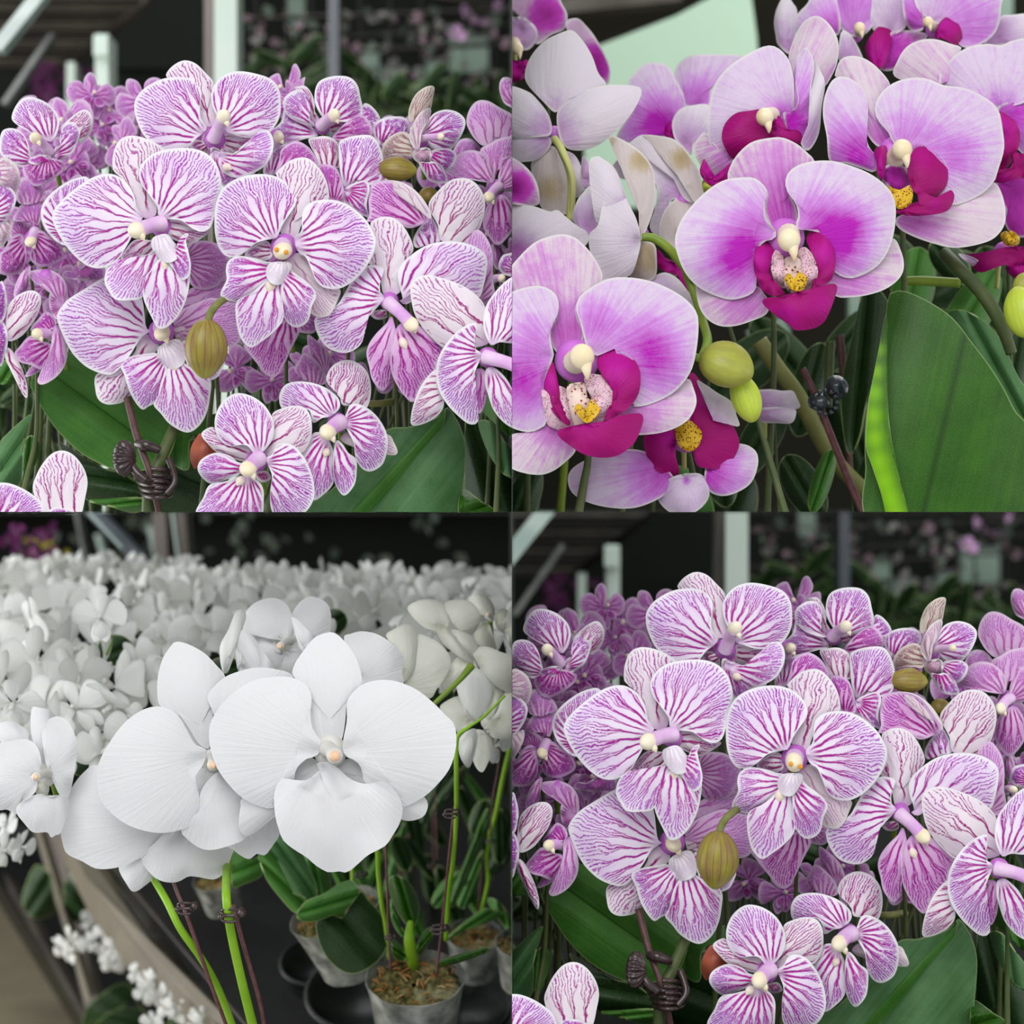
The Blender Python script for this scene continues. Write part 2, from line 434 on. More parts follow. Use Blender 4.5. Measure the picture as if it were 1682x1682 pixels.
CR = {'A': (60, 80, 4.005), 'B': (340, 220, 4.005), 'D': (422, 100, 4.005), 'E': (0, 422, 4.005), 'F': (422, 422, 4.005),
      'H': (560, 100, 5.986), 'I': (0, 0, 4.005), 'J': (840, 0, 4.005), 'K': (1262, 0, 4.005), 'L': (840, 340, 4.005),
      'M': (1100, 200, 4.005), 'N': (1262, 420, 4.005), 'O': (0, 840, 4.005), 'P': (420, 960, 4.005), 'Q': (0, 1262, 4.005),
      'R': (420, 1262, 4.005), 'S': (150, 1010, 4.005), 'X': (0, 0, 1.0)}
def P2(cr, x, y):
    c = CR[cr]; return (c[0] + x / c[2], c[1] + y / c[2])
def pts(cr, txt):
    n = [float(q) for q in txt.split()]
    return [P2(cr, n[i], n[i + 1]) for i in range(0, len(n), 2)]
def conv(x, y, Y):
    return at(x + cur['off'][0], y + cur['off'][1], Y)
def V(cr, x, y, Y=0.0):
    p = P2(cr, x, y); return conv(p[0], p[1], Y)
PXW = S

PART = {'p': ('petal', 'petal', 0.22, 0.0, 0.08), 's': ('sepal', 'sepal', 0.15, 0.006, 0.7), 'l': ('lip', 'lip', 0.2, -0.006, 0.15),
        'd': ('petal', 'dull', 0.22, 0.0, 0.1), 'e': ('sepal', 'pale', 0.15, 0.004, 0.7), 'm': ('lip', 'hotlip', 0.2, -0.005, 0.2), 't': ('sepal', 'tan', 0.15, 0.002, 0.7),
        'P': ('petal', 'upetal', 0.16, 0.0, 0.1), 'Q': ('sepal', 'usepal', 0.12, 0.006, 0.6), 'W': ('petal', 'uwhite', 0.16, 0.0, 0.4),
        'B': ('petal', 'uback', 0.14, 0.0, 0.4), 'L': ('lip', 'ulip', 0.2, -0.006, 0.2), 'G': ('petal', 'umag', 0.14, 0.0, 0.1),
        'w': ('petal', 'wpetal', 0.14, 0.0, 0.1), 'v': ('sepal', 'wpetal', 0.12, 0.006, 0.5), 'x': ('lip', 'wpetal', 0.12, -0.006, 0.2),
        'y': ('petal', 'wcream', 0.14, 0.0, 0.4), 'f': ('petal', 'wfar', 0.14, 0.0, 0.4),
        'o': ('lip', 'uspot', 0.2, -0.008, 0.2), 'c': ('callus', 'ucall', 0.2, -0.011, 0.2), 'z': ('lip', 'uwht', 0.2, -0.0075, 0.2)}

def flower(plant, Y, centre, shapes, column=None, callus=None, ring=None, label=None, stalk=None, species='striped'):
    """centre = (crop, x, y); shapes = [(code, crop, 'bx by x y x y ...', {options})]"""
    c = V(centre[0], centre[1], centre[2], Y + 0.004)
    a = Acc()
    rr = (ring or 14) * PXW
    ball(a, c + Vector((0, 0.0015, 0)), (0, 1, 0), 0.0055, rr * {'striped': 1.0, 'pink': 1.5, 'white': 1.7}[species], seg=20)
    if stalk is None: stalk = [c + Vector((0, 0.006, 0)), c + Vector((0, 0.016, -0.004)), c + Vector((0.001, 0.026, -0.016))]
    tube(a, stalk, [0.0022, 0.0014, 0.0013], seg=8, mi=1)
    mt = {'striped': ['throat', 'stem'], 'pink': ['throat', 'ystem'], 'white': ['pearl', 'stem']}[species]
    fl = a.obj('flower', mt, plant, origin=c)
    if label: fl['label'] = label
    for k, sh in enumerate(shapes):
        code, cr, txt = sh[:3]; op = dict(sh[3]) if len(sh) > 3 else {}
        nm, mat, per, dy, back = PART[code]
        mat = op.pop('mat', mat); y = Y + dy + op.pop('dy', 0.0)
        nm = op.pop('name', nm); th = op.pop('thick', 0.0004)
        q = pts(cr, txt); op.setdefault('per', per); op.setdefault('back', back)
        if 'hotc' in op:
            op['hot'] = [(*P2(cr, h[0], h[1]), h[2], h[3]) for h in op.pop('hotc')]
        elif code in 'QWB': op.setdefault('hot', [(q[0][0], q[0][1], 45, 0.7)])
        elif code in 'wvxyf': op.setdefault('hot', [(q[0][0], q[0][1], 18, 0.5)])
        elif code == 'L': op.setdefault('hot', [(q[0][0], q[0][1] - 15, 35, 0.8)])
        g = petal_geo(q[1:], q[0], conv, y, **op)
        b = Acc(); b.add(*g[:2], va=g[2], vb=g[3], vc=g[4])
        b.obj(nm, [mat], fl, origin=conv(q[0][0], q[0][1], y), thick=th)
    if column:
        col_obj(fl, Y, species, *column)
    if callus:
        for (cr, x, y, x2, y2, r) in callus:
            b = Acc(); p = V(cr, x, y, Y - 0.012); q = V(cr, x2, y2, Y - 0.013)
            ball(b, (p + q) / 2 + Vector((0, 0.004, 0)), q - p, (q - p).length / 2 + r * PXW * 0.5, r * PXW * 0.8, point=0.7)
            b.obj('callus', ['callus'], fl)
    return fl

def col_obj(fl, Y, species, cr, bx, by, cx, cy, r, look='side', fwd=0.014):
    """column from base to cap; r = cap radius in photo px"""
    p = V(cr, bx, by, Y - 0.001); q = V(cr, cx, cy, Y - fwd)
    a = Acc(); R0 = r * PXW
    ax = (q - p)
    tube(a, [p - ax * 0.05, p.lerp(q, 0.5) + Vector((0, 0.001, 0.0006)), q], [R0 * 0.95, R0 * 0.8, R0 * 0.85], seg=14, mi=0)
    if species == 'striped':
        ball(a, q + ax.normalized() * R0 * 0.15, ax, R0 * 1.25, R0 * 0.88, mi=1, point=0.12, lobes=2, lobek=0.08)
        if look == 'front':
            for sx in (-1, 1):
                ball(a, q + Vector((sx * R0 * 0.45, -R0 * 1.28, -R0 * (0.05 + 0.25 * (sx > 0)))), (0, 1, 0), R0 * 0.16, R0 * 0.24, mi=2, seg=10)
        if look == 'side':
            ball(a, q + Vector((R0 * 0.5, -R0 * 0.3, -R0 * 0.7)), Vector((0.4, -0.1, -1)), R0 * 0.6, R0 * 0.36, mi=1, point=0.8, seg=10)
        if look == 'orange':
            ball(a, q + Vector((R0 * 0.1, -R0 * 0.7, 0)), (0, 1, 0), R0 * 0.3, R0 * 0.5, mi=2, seg=10)
        mats = ['colpink', 'cream', 'orange']
    elif species == 'pink':
        ball(a, q, Vector((0.1, -0.4, -1)), R0 * 1.0, R0 * 0.95, mi=1, point=0.15)
        e = q + Vector((R0 * 0.25, -R0 * 0.2, -R0 * 0.5))
        tube(a, [e, e + Vector((R0 * 0.1, -R0 * 0.2, -R0 * 0.7)), e + Vector((R0 * 0.15, -R0 * 0.1, -R0 * 1.25))], [R0 * 0.55, R0 * 0.32, R0 * 0.06], seg=10, mi=1)
        mats = ['cream', 'upeach', 'upeach']
    else:
        ball(a, q, ax, R0 * 0.9, R0 * 0.9, mi=0, point=0.2)
        ball(a, q + ax.normalized() * R0 * 0.2 + Vector((0, -R0 * 0.45, 0)), (0.2, -0.6, -0.3), R0 * 0.55, R0 * 0.62, mi=1, seg=12)
        mats = ['pearl', 'peach', 'peach']
    a.obj('column', mats, fl, origin=p)

def bud(plant, Y, cr, x, y, half, rad, ang, mat='bud', stalk=None, name='bud', label=None, point=0.35, lob=0.05):
    """half/rad in photo px, ang = direction of the tip in degrees (0 right, 90 up)"""
    c = V(cr, x, y, Y); ax = Vector((math.cos(math.radians(ang)), 0.15, math.sin(math.radians(ang))))
    a = Acc()
    ball(a, c, ax, half * PXW, rad * PXW, seg=30, point=point, lobes=3, lobek=lob)
    mi = 0
    if stalk:
        tube(a, [V(s[0], s[1], s[2], Y + (s[3] if len(s) > 3 else 0)) for s in stalk], 0.0019, seg=8, mi=1)
    o = a.obj(name, [mat, 'olive' if mat == 'bud' else 'stem'], plant, origin=c)
    if label: o['label'] = label
    return o

def leaf(plant, Y, cr, txt, mat='leaf', tip=0.0, rec=0.02, hotc=None, name='leaf', crease=0.006, label=None, **kw):
    q = pts(cr, txt)
    op = dict(per=0.2, back=0.1, tip=tip, rec=rec, wave=0.0006, bulge=-0.004, crease=crease, hot=[(*P2(cr, h[0], h[1]), h[2], h[3]) for h in hotc] if hotc else [(0, 0, 1, 0)])
    op.update(kw)
    g = petal_geo(q[1:], q[0], conv, Y, N=80, K=14, **op)
    b = Acc(); b.add(*g[:2], va=g[2], vb=g[3], vc=g[4])
    o = b.obj(name, [mat], plant, thick=0.0012)
    if label: o['label'] = label
    return o

def rod(plant, pts_, rad, mat, name='stem', seg=10, label=None):
    """pts_ = [(crop, x, y, Y)], rad in photo px"""
    a = Acc(); rr = [r * PXW for r in rad] if isinstance(rad, (list, tuple)) else rad * PXW
    tube(a, [V(*p) for p in pts_], rr, seg=seg)
    o = a.obj(name, [mat], plant)
    if label: o['label'] = label
    return o
# ================================================================== the place around
M['dark'] = plain('dark_wall', (34, 38, 34), 0.8, 0.2, c2=(22, 26, 22), scale=3)
M['darkbrown'] = plain('dark_brown_wall', (50, 46, 36), 0.8, 0.2, c2=(26, 28, 20), scale=2)
M['divider'] = plain('grey_divider', (84, 90, 84), 0.7, 0.2)
M['white_post'] = plain('white_painted_post', (236, 250, 240), 0.5, 0.3, c2=(226, 244, 232), scale=8)
M['grey_metal'] = plain('grey_metal', (120, 124, 120), 0.4, 0.5, c2=(90, 94, 92), scale=20)
M['alu'] = plain('bright_aluminium', (196, 212, 206), 0.35, 0.6, c2=(150, 170, 164), scale=6)
M['blue_steel'] = plain('blue_grey_steel', (92, 100, 110), 0.35, 0.6, c2=(70, 76, 84), scale=10)
M['brown_steel'] = plain('brownish_steel', (122, 112, 106), 0.4, 0.5, c2=(84, 78, 74), scale=6)
M['tan_steel'] = plain('tan_grey_rail', (128, 120, 104), 0.45, 0.5, c2=(112, 104, 90), scale=8)
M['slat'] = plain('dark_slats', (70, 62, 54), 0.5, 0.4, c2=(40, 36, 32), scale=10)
M['slatlit'] = plain('lit_grey_slats', (120, 116, 104), 0.5, 0.4, c2=(70, 64, 56), scale=12)  # lighter copy of the slat colour, grey highlights painted in; also the grey beam
M['pane'] = plain('frosted_pane', (166, 188, 172), 0.5, 0.3, c2=(120, 144, 130), scale=4)
M['leafmargin'] = plain('bright_leaf_margin', (134, 192, 10), 0.4, 0.4, c2=(110, 176, 14), scale=30, trans=0.2)
M['panel'] = plain('pale_green_panel', (212, 242, 216), 0.6, 0.2, c2=(206, 238, 210), scale=2)
M['concrete'] = plain('tan_concrete', (158, 148, 124), 0.8, 0.2, c2=(132, 122, 102), scale=5)
M['tray'] = plain('black_glossy_tray', (12, 13, 14), 0.3, 0.35, c2=(26, 27, 28), scale=14, bump=0.6)
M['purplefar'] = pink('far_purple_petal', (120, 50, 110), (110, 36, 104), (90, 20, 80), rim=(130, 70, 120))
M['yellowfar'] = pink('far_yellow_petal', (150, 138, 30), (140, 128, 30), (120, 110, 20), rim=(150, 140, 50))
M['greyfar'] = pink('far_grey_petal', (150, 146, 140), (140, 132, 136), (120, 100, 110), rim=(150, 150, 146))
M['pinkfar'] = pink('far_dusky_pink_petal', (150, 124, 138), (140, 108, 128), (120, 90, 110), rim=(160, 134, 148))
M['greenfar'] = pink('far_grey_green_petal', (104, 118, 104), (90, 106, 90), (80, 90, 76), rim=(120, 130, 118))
def pot_mats():
    s = NT('clear_pot_plastic'); o = s.objco()
    nz = s.noise(o, 70, 4.0); n2 = s.noise(o, 18, 3.0)
    c = s.mix(s.mapr(nz, 0.35, 0.7), lin((92, 96, 92)), lin((196, 198, 190)))
    al = s.mapr(n2, 0.35, 0.65, 0.35, 0.8)
    M['potplastic'] = s.done(c, 0.25, 0.6, bump=nz, bstr=0.3, bdist=0.002, alpha=al)
    s = NT('moss'); o = s.objco(); nz = s.noise(o, 220, 4.0); n2 = s.noise(o, 50, 3.0)
    c = s.mix(s.mapr(nz, 0.35, 0.65), lin((58, 52, 28)), lin((146, 138, 88)))
    c = s.mix(s.mapr(n2, 0.5, 0.7, 0, 0.7), c, lin((186, 184, 150)))
    M['moss'] = s.done(c, 0.9, 0.1, bump=nz, bstr=0.9, bdist=0.004)
    M['chip'] = plain('orange_bark', (196, 136, 74), 0.7, 0.2, c2=(140, 92, 50), scale=200)
    M['chippale'] = plain('pale_bark', (206, 182, 126), 0.7, 0.2, c2=(160, 130, 84), scale=200)
pot_mats()

def box_px(name, mat, x0, y0, x1, y1, Y, depth, parent=None):
    """upright box whose front face spans the given photo rectangle at depth Y"""
    a = conv(x0, y1, Y); b = conv(x1, y0, Y)
    v = [Vector((x, y, z)) for y in (Y, Y + depth) for (x, z) in ((a.x, a.z), (b.x, a.z), (b.x, b.z), (a.x, b.z))]
    f = [(0, 1, 2, 3), (5, 4, 7, 6), (4, 0, 3, 7), (1, 5, 6, 2), (3, 2, 6, 7), (4, 5, 1, 0)]
    return mesh_obj(name, v, f, [mat], parent=parent, smooth=False)

def prism(name, mat, P, thick, parent=None):
    """P = world points of a flat polygon, given thickness away from the camera"""
    P = [Vector(p) for p in P]; n = (P[1] - P[0]).cross(P[2] - P[0]).normalized()
    if n.y < 0: n = -n
    v = P + [p + n * thick for p in P]; k = len(P)
    f = [tuple(range(k)), tuple(range(2 * k - 1, k - 1, -1))] + [(i, k + i, k + (i + 1) % k, (i + 1) % k) for i in range(k)]
    return mesh_obj(name, v, f, [mat], parent=parent, smooth=False)

def bar(name, mat, cr, x0, y0, x1, y1, w, Y0, Y1=None, depth=0.02, parent=None):
    """straight square bar between two photo points, w photo px wide"""
    Y1 = Y0 if Y1 is None else Y1
    p = V(cr, x0, y0, Y0); q = V(cr, x1, y1, Y1); d = (q - p).normalized()
    s = d.cross(Vector((0, 1, 0))).normalized()
    w0 = w * PXW * (D + Y0) / D / 2; w1 = w * PXW * (D + Y1) / D / 2
    t = Vector((0, depth, 0))
    v = [p - s * w0, p + s * w0, q + s * w1, q - s * w1]; v += [c + t for c in v]
    f = [(0, 1, 2, 3), (7, 6, 5, 4), (0, 4, 5, 1), (1, 5, 6, 2), (2, 6, 7, 3), (3, 7, 4, 0)]
    return mesh_obj(name, v, f, [mat], parent=parent, smooth=False)

def env_striped(bay, off):
    cur['bay'] = bay; cur['off'] = off
    wq = WHERE[bay]; R_ = random.Random(31)
    tag(box_px('wall_back_' + ('upper_left' if bay == 'ul' else 'lower_right'), 'dark', -900, -700, 1800, 900, 2.75, 0.05), kind='structure')
    e = empty('overhead_bench', conv(100, 20, 1.7)); tag(e, 'dark slatted bench underside overhead, %s' % wq, 'bench')
    for k in range(12):
        t = k / 11; Y = 1.5 + 0.45 * t; y = -8 + 112 * t; xr = 240 - 150 * t
        box_px('slat', 'slatlit' if k % 3 == 1 else 'slat', -40, y, xr, y + 6, Y, 0.03, e)  # every third slat gets its highlight as colour
    bar('slat_rail', 'slat', 'X', 245, -5, 100, 108, 12, 1.45, 1.95, 0.03, e)
    tag(box_px('wall_panel', 'dark', 150, -60, 335, 112, 2.4, 0.04), 'dark green-grey board between the slats and the white post, %s' % wq, 'board')
    for (x0, y0, x1, y1, Y, lb) in ((352, -20, 389, 840, 1.0, 'wide white post beside the topmost flower, %s'), (156, 56, 178, 840, 1.3, 'middle white post left of the topmost flower, %s'), (109, 102, 123, 840, 1.6, 'short far white post under the slats, %s')):
        e = empty('post', conv((x0 + x1) / 2, 840, Y)); tag(e, lb % wq, 'post')
        box_px('shaft', 'white_post', x0, y0, x1, y1, Y, 0.05, e)
        if Y == 1.0: box_px('edge_strip', 'brown_steel', x0 - 17, -20, x0, y1, Y + 0.02, 0.03, e)
        if Y == 1.3: box_px('collar', 'white_post', x0 - 3, 58, x1 - 1, 90, Y - 0.02, 0.03, e)
    tag(bar('brace', 'alu', 'I', -40, 330, 270, -60, 27, 0.8, 1.0, 0.02), 'wide bright aluminium beam slanting at the top left, %s' % wq, 'beam')
    tag(bar('brace', 'grey_metal', 'I', 20, 680, 340, 220, 9, 1.3, 1.5, 0.02), 'thin grey strut slanting below the slats, %s' % wq, 'beam')
    tag(box_px('pole', 'blue_steel', 539, -20, 556, 840, 1.4, 0.04), 'slim blue-grey pole above the flowers, %s' % wq, 'pole')
    e = empty('hanging_rack', conv(620, 20, 1.9)); tag(e, 'dark hanging rack rails with far orchids, %s' % wq, 'rack')
    for (x0, y0, x1, y1, w) in ((385, 30, 900, 12, 3), (385, 92, 900, 66, 3), (560, 60, 900, 34, 2), (690, -10, 900, 20, 3)):
        bar('rail', 'slat', 'X', x0, y0, x1, y1, w, 1.9, 1.9, 0.02, e)
    for x in (420, 470, 510, 590, 640, 690, 760, 810):
        bar('hanger', 'slat', 'X', x, -20, x + 3, 130 if x > 560 else 150, 1.6, 1.95, 1.95, 0.01, e)
    for (x0, y0, x1, y1) in ((738, 60, 802, 118), (628, 112, 664, 150), (700, 100, 728, 128), (592, 80, 622, 128), (470, -10, 500, 40)):
        e = empty('window_pane', conv((x0 + x1) / 2, y1, 2.6)); tag(e, 'frosted grey-green pane behind the far orchids, %s' % wq, 'pane', 'frosted panes, ' + wq)
        box_px('glass', 'pane', x0, y0, x1, y1, 2.6, 0.01, e); box_px('frame', 'grey_metal', x0 - 3, y0 - 3, x1 + 3, y0, 2.59, 0.02, e)
    g = None
    for k in range(-60, 66):
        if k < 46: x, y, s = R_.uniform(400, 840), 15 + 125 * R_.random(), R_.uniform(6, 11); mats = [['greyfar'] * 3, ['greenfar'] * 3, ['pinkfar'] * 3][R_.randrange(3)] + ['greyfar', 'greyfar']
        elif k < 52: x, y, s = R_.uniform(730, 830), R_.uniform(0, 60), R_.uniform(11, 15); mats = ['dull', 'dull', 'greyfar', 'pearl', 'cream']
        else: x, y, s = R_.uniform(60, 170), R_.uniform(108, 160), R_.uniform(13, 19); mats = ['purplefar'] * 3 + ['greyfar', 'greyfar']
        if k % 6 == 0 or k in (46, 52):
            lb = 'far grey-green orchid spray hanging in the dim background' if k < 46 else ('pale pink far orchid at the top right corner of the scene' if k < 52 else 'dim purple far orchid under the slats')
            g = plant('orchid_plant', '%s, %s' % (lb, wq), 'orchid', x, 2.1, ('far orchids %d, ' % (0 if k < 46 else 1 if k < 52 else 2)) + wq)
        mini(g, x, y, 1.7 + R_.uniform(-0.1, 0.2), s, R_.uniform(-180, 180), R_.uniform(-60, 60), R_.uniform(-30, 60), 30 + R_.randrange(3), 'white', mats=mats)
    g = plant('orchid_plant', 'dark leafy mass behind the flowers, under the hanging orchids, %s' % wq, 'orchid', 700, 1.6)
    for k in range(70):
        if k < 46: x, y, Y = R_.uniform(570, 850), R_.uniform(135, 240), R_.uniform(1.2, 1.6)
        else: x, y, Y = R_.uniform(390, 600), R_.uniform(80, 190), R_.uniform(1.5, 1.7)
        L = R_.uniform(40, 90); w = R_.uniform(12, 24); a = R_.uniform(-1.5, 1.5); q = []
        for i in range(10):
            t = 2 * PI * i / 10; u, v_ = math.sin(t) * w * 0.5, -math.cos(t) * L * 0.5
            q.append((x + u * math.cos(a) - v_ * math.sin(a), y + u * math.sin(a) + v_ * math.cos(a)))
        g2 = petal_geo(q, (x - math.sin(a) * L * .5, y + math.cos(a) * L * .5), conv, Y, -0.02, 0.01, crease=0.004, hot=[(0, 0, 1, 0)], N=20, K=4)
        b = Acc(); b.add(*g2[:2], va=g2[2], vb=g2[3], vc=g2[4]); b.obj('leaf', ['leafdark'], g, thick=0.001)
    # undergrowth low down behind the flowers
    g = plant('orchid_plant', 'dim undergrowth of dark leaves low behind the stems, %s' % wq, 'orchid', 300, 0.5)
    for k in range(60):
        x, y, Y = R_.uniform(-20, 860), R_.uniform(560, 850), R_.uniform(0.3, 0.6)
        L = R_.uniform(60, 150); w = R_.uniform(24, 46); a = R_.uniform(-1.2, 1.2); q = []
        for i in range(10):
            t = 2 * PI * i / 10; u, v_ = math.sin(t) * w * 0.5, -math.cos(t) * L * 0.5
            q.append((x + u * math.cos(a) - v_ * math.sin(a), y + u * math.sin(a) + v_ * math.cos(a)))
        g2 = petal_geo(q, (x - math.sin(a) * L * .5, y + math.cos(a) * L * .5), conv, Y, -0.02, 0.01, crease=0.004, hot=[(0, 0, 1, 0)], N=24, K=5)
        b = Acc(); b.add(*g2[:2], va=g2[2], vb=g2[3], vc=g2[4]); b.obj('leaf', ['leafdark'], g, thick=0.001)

def env_pink():
    cur['bay'] = 'ur'; cur['off'] = (0, 0)
    tag(box_px('wall_back_upper_right', 'darkbrown', 780, -700, 2600, 900, 2.75, 0.05), kind='structure')
    tag(prism('sunlit_awning', 'panel', [at(960, 84, 1.3), at(1110, 26, 1.3), at(1170, -6, 1.3), at(1234, -6, 1.3), at(1243, 60, 1.3), at(1262, 340, 1.3), at(960, 340, 1.3)], 0.02), 'pale green-white panel with a sloping top edge behind the lilac flowers', 'panel')
    tag(bar('beam', 'slatlit', 'X', 900, 12, 1120, -12, 24, 1.8, 1.8, 0.04), 'blurred grey beam across the top above the pale panel', 'beam')
    tag(box_px('post', 'pane', 1640, -20, 1664, 60, 1.6, 0.03), 'blurred pale post at the top right edge', 'post')
    tag(box_px('post', 'pane', 1395, 470, 1440, 560, 0.9, 0.02), 'pale patch of panel seen under the main open flower', 'panel')
    tag(prism('panel', 'pane', [at(1225, 545, 0.95), at(1285, 520, 0.95), at(1300, 545, 0.95), at(1240, 560, 0.95)], 0.01), 'small pale panel scrap left under the main open flower', 'panel')

def env_white():
    cur['bay'] = 'll'; cur['off'] = (0, 0)
    tag(box_px('wall_back_lower_left', 'dark', -900, 780, 900, 1500, 2.9, 0.05), kind='structure')
    tag(bar('brace', 'blue_steel', 'O', 560, -40, 1020, 430, 19, 1.1, 1.0, 0.03), 'blue-grey steel brace slanting down to the white flowers', 'beam')
    tag(bar('brace', 'alu', 'O', 575, 0, 800, 240, 2.5, 1.08, 1.03, 0.01), 'thin bright edge strip along the slanting steel brace', 'beam')
    e = empty('post', at(288, 1000, 1.3)); tag(e, 'upright brownish steel post behind the white flowers', 'post')
    bar('shaft', 'brown_steel', 'O', 1040, -60, 1080, 700, 22, 1.3, 1.3, 0.05, e); bar('edge_strip', 'alu', 'O', 1120, -60, 1185, 420, 4, 1.27, 1.27, 0.02, e)
    bar('shaft', 'brown_steel', 'O', 1170, -60, 1235, 700, 20, 1.3, 1.3, 0.05, e)
    tag(bar('pole', 'grey_metal', 'O', 485, -60, 550, 300, 6, 1.5, 1.5, 0.03), 'thin grey pole left of the slanting steel brace', 'pole')
    for k, (x0, y0, x1, y1) in enumerate(((635, 150, 690, 340), (980, 100, 1025, 300))):
        tag(bar('post', 'alu', 'O', x0, y0, x1, y1, 8, 2.0, 2.0, 0.03), ['short bright post below the slanting steel brace', 'short bright post between the brace and the brownish post'][k], 'post')
    R_ = random.Random(77); g = None
    for k in range(60):
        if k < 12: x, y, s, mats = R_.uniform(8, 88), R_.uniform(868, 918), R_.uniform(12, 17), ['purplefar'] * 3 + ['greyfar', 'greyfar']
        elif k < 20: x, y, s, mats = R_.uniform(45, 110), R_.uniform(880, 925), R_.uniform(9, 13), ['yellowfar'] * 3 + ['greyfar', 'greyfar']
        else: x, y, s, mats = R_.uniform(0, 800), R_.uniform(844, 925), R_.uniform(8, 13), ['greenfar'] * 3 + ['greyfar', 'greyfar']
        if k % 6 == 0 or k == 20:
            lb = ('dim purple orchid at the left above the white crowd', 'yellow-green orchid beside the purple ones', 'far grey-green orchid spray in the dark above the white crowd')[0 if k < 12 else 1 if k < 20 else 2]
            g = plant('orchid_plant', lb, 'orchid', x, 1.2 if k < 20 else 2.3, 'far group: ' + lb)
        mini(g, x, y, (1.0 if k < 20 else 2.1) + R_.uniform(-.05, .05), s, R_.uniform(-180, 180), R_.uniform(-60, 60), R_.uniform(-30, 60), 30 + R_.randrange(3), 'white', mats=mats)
    # concrete floor, lower bench, upper bench
    z = -0.62
    tag(mesh_obj('floor', [(-3.0, 0.2, z), (-GAP * 2, 0.2, z), (-GAP * 2, 4.2, z), (-3.0, 4.2, z), (-3.0, 0.2, z - .03), (-GAP * 2, 0.2, z - .03), (-GAP * 2, 4.2, z - .03), (-3.0, 4.2, z - .03)],
                 [(0, 1, 2, 3), (7, 6, 5, 4), (0, 4, 5, 1), (1, 5, 6, 2), (2, 6, 7, 3), (3, 7, 4, 0)], ['concrete'], smooth=False), kind='structure')
    e = empty('lower_bench', at(120, 1600, 1.35)); tag(e, 'dark lower bench edge beside the concrete floor', 'bench')
    prism('bench_top', 'tray', [at(-40, 1340, 1.75), at(110, 1370, 1.7), at(430, 1740, 1.2), at(180, 1740, 1.2), at(-40, 1390, 1.7)], 0.03, e)
    bar('edge_rail', 'slat', 'Q', -20, 640, 590, 1700, 12, 1.66, 1.15, 0.03, e)
    e = empty('bench_post', at(130, 1640, 1.1)); tag(e, 'grey-brown bench leg leaning between the leaves and small white flowers', 'post')
    bar('leg', 'brown_steel', 'Q', 330, 400, 600, 1560, 24, 1.25, 1.05, 0.03, e)
    bar('edge_strip', 'tan_steel', 'Q', 240, 400, 580, 1530, 9, 1.2, 1.0, 0.03, e)
    e = empty('bench', at(400, 1680, 0.4)); tag(e, 'bench with a tan metal rim holding the glossy black trays and pots', 'bench')
    prism('bench_rim', 'tan_steel', [at(x, y, 0.95 - (y - 1345) * 0.0014) for x, y in ((95, 1345), (128, 1345), (165, 1434), (250, 1547), (325, 1618), (440, 1740), (400, 1740), (345, 1671), (262, 1594), (217, 1548), (142, 1442))], 0.03, e)
    prism('tray_bed', 'tray', [at(132, 1340, 0.98), at(900, 1300, 1.0), at(900, 1760, 0.42), at(425, 1760, 0.42)], 0.02, e)
    bar('rim_edge', 'slat', 'Q', 620, 500, 1640, 1720, 3.5, 0.9, 0.4, 0.01, e)
    for i, (x, y, rx, ry, Y) in enumerate(((600, 1640, 110, 44, .44), (760, 1660, 90, 40, .44), (520, 1590, 70, 34, .5))):
        a = Acc(); c = at(x, y, Y); u = Vector((0, -0.55, 1)).normalized()
        lathe(a, c - u * 0.01, u, [(0, rx * PXW * 1.1), (0.012, rx * PXW * 1.25), (0.016, rx * PXW * 1.28), (0.017, rx * PXW * 1.2), (0.006, rx * PXW * 1.1)], 40)
        tag(a.obj('saucer', ['tray']), ['glossy black tray well under the front clear pot', 'glossy black tray well under the back right pot', 'glossy black tray well under the leaning pot'][i], 'tray')

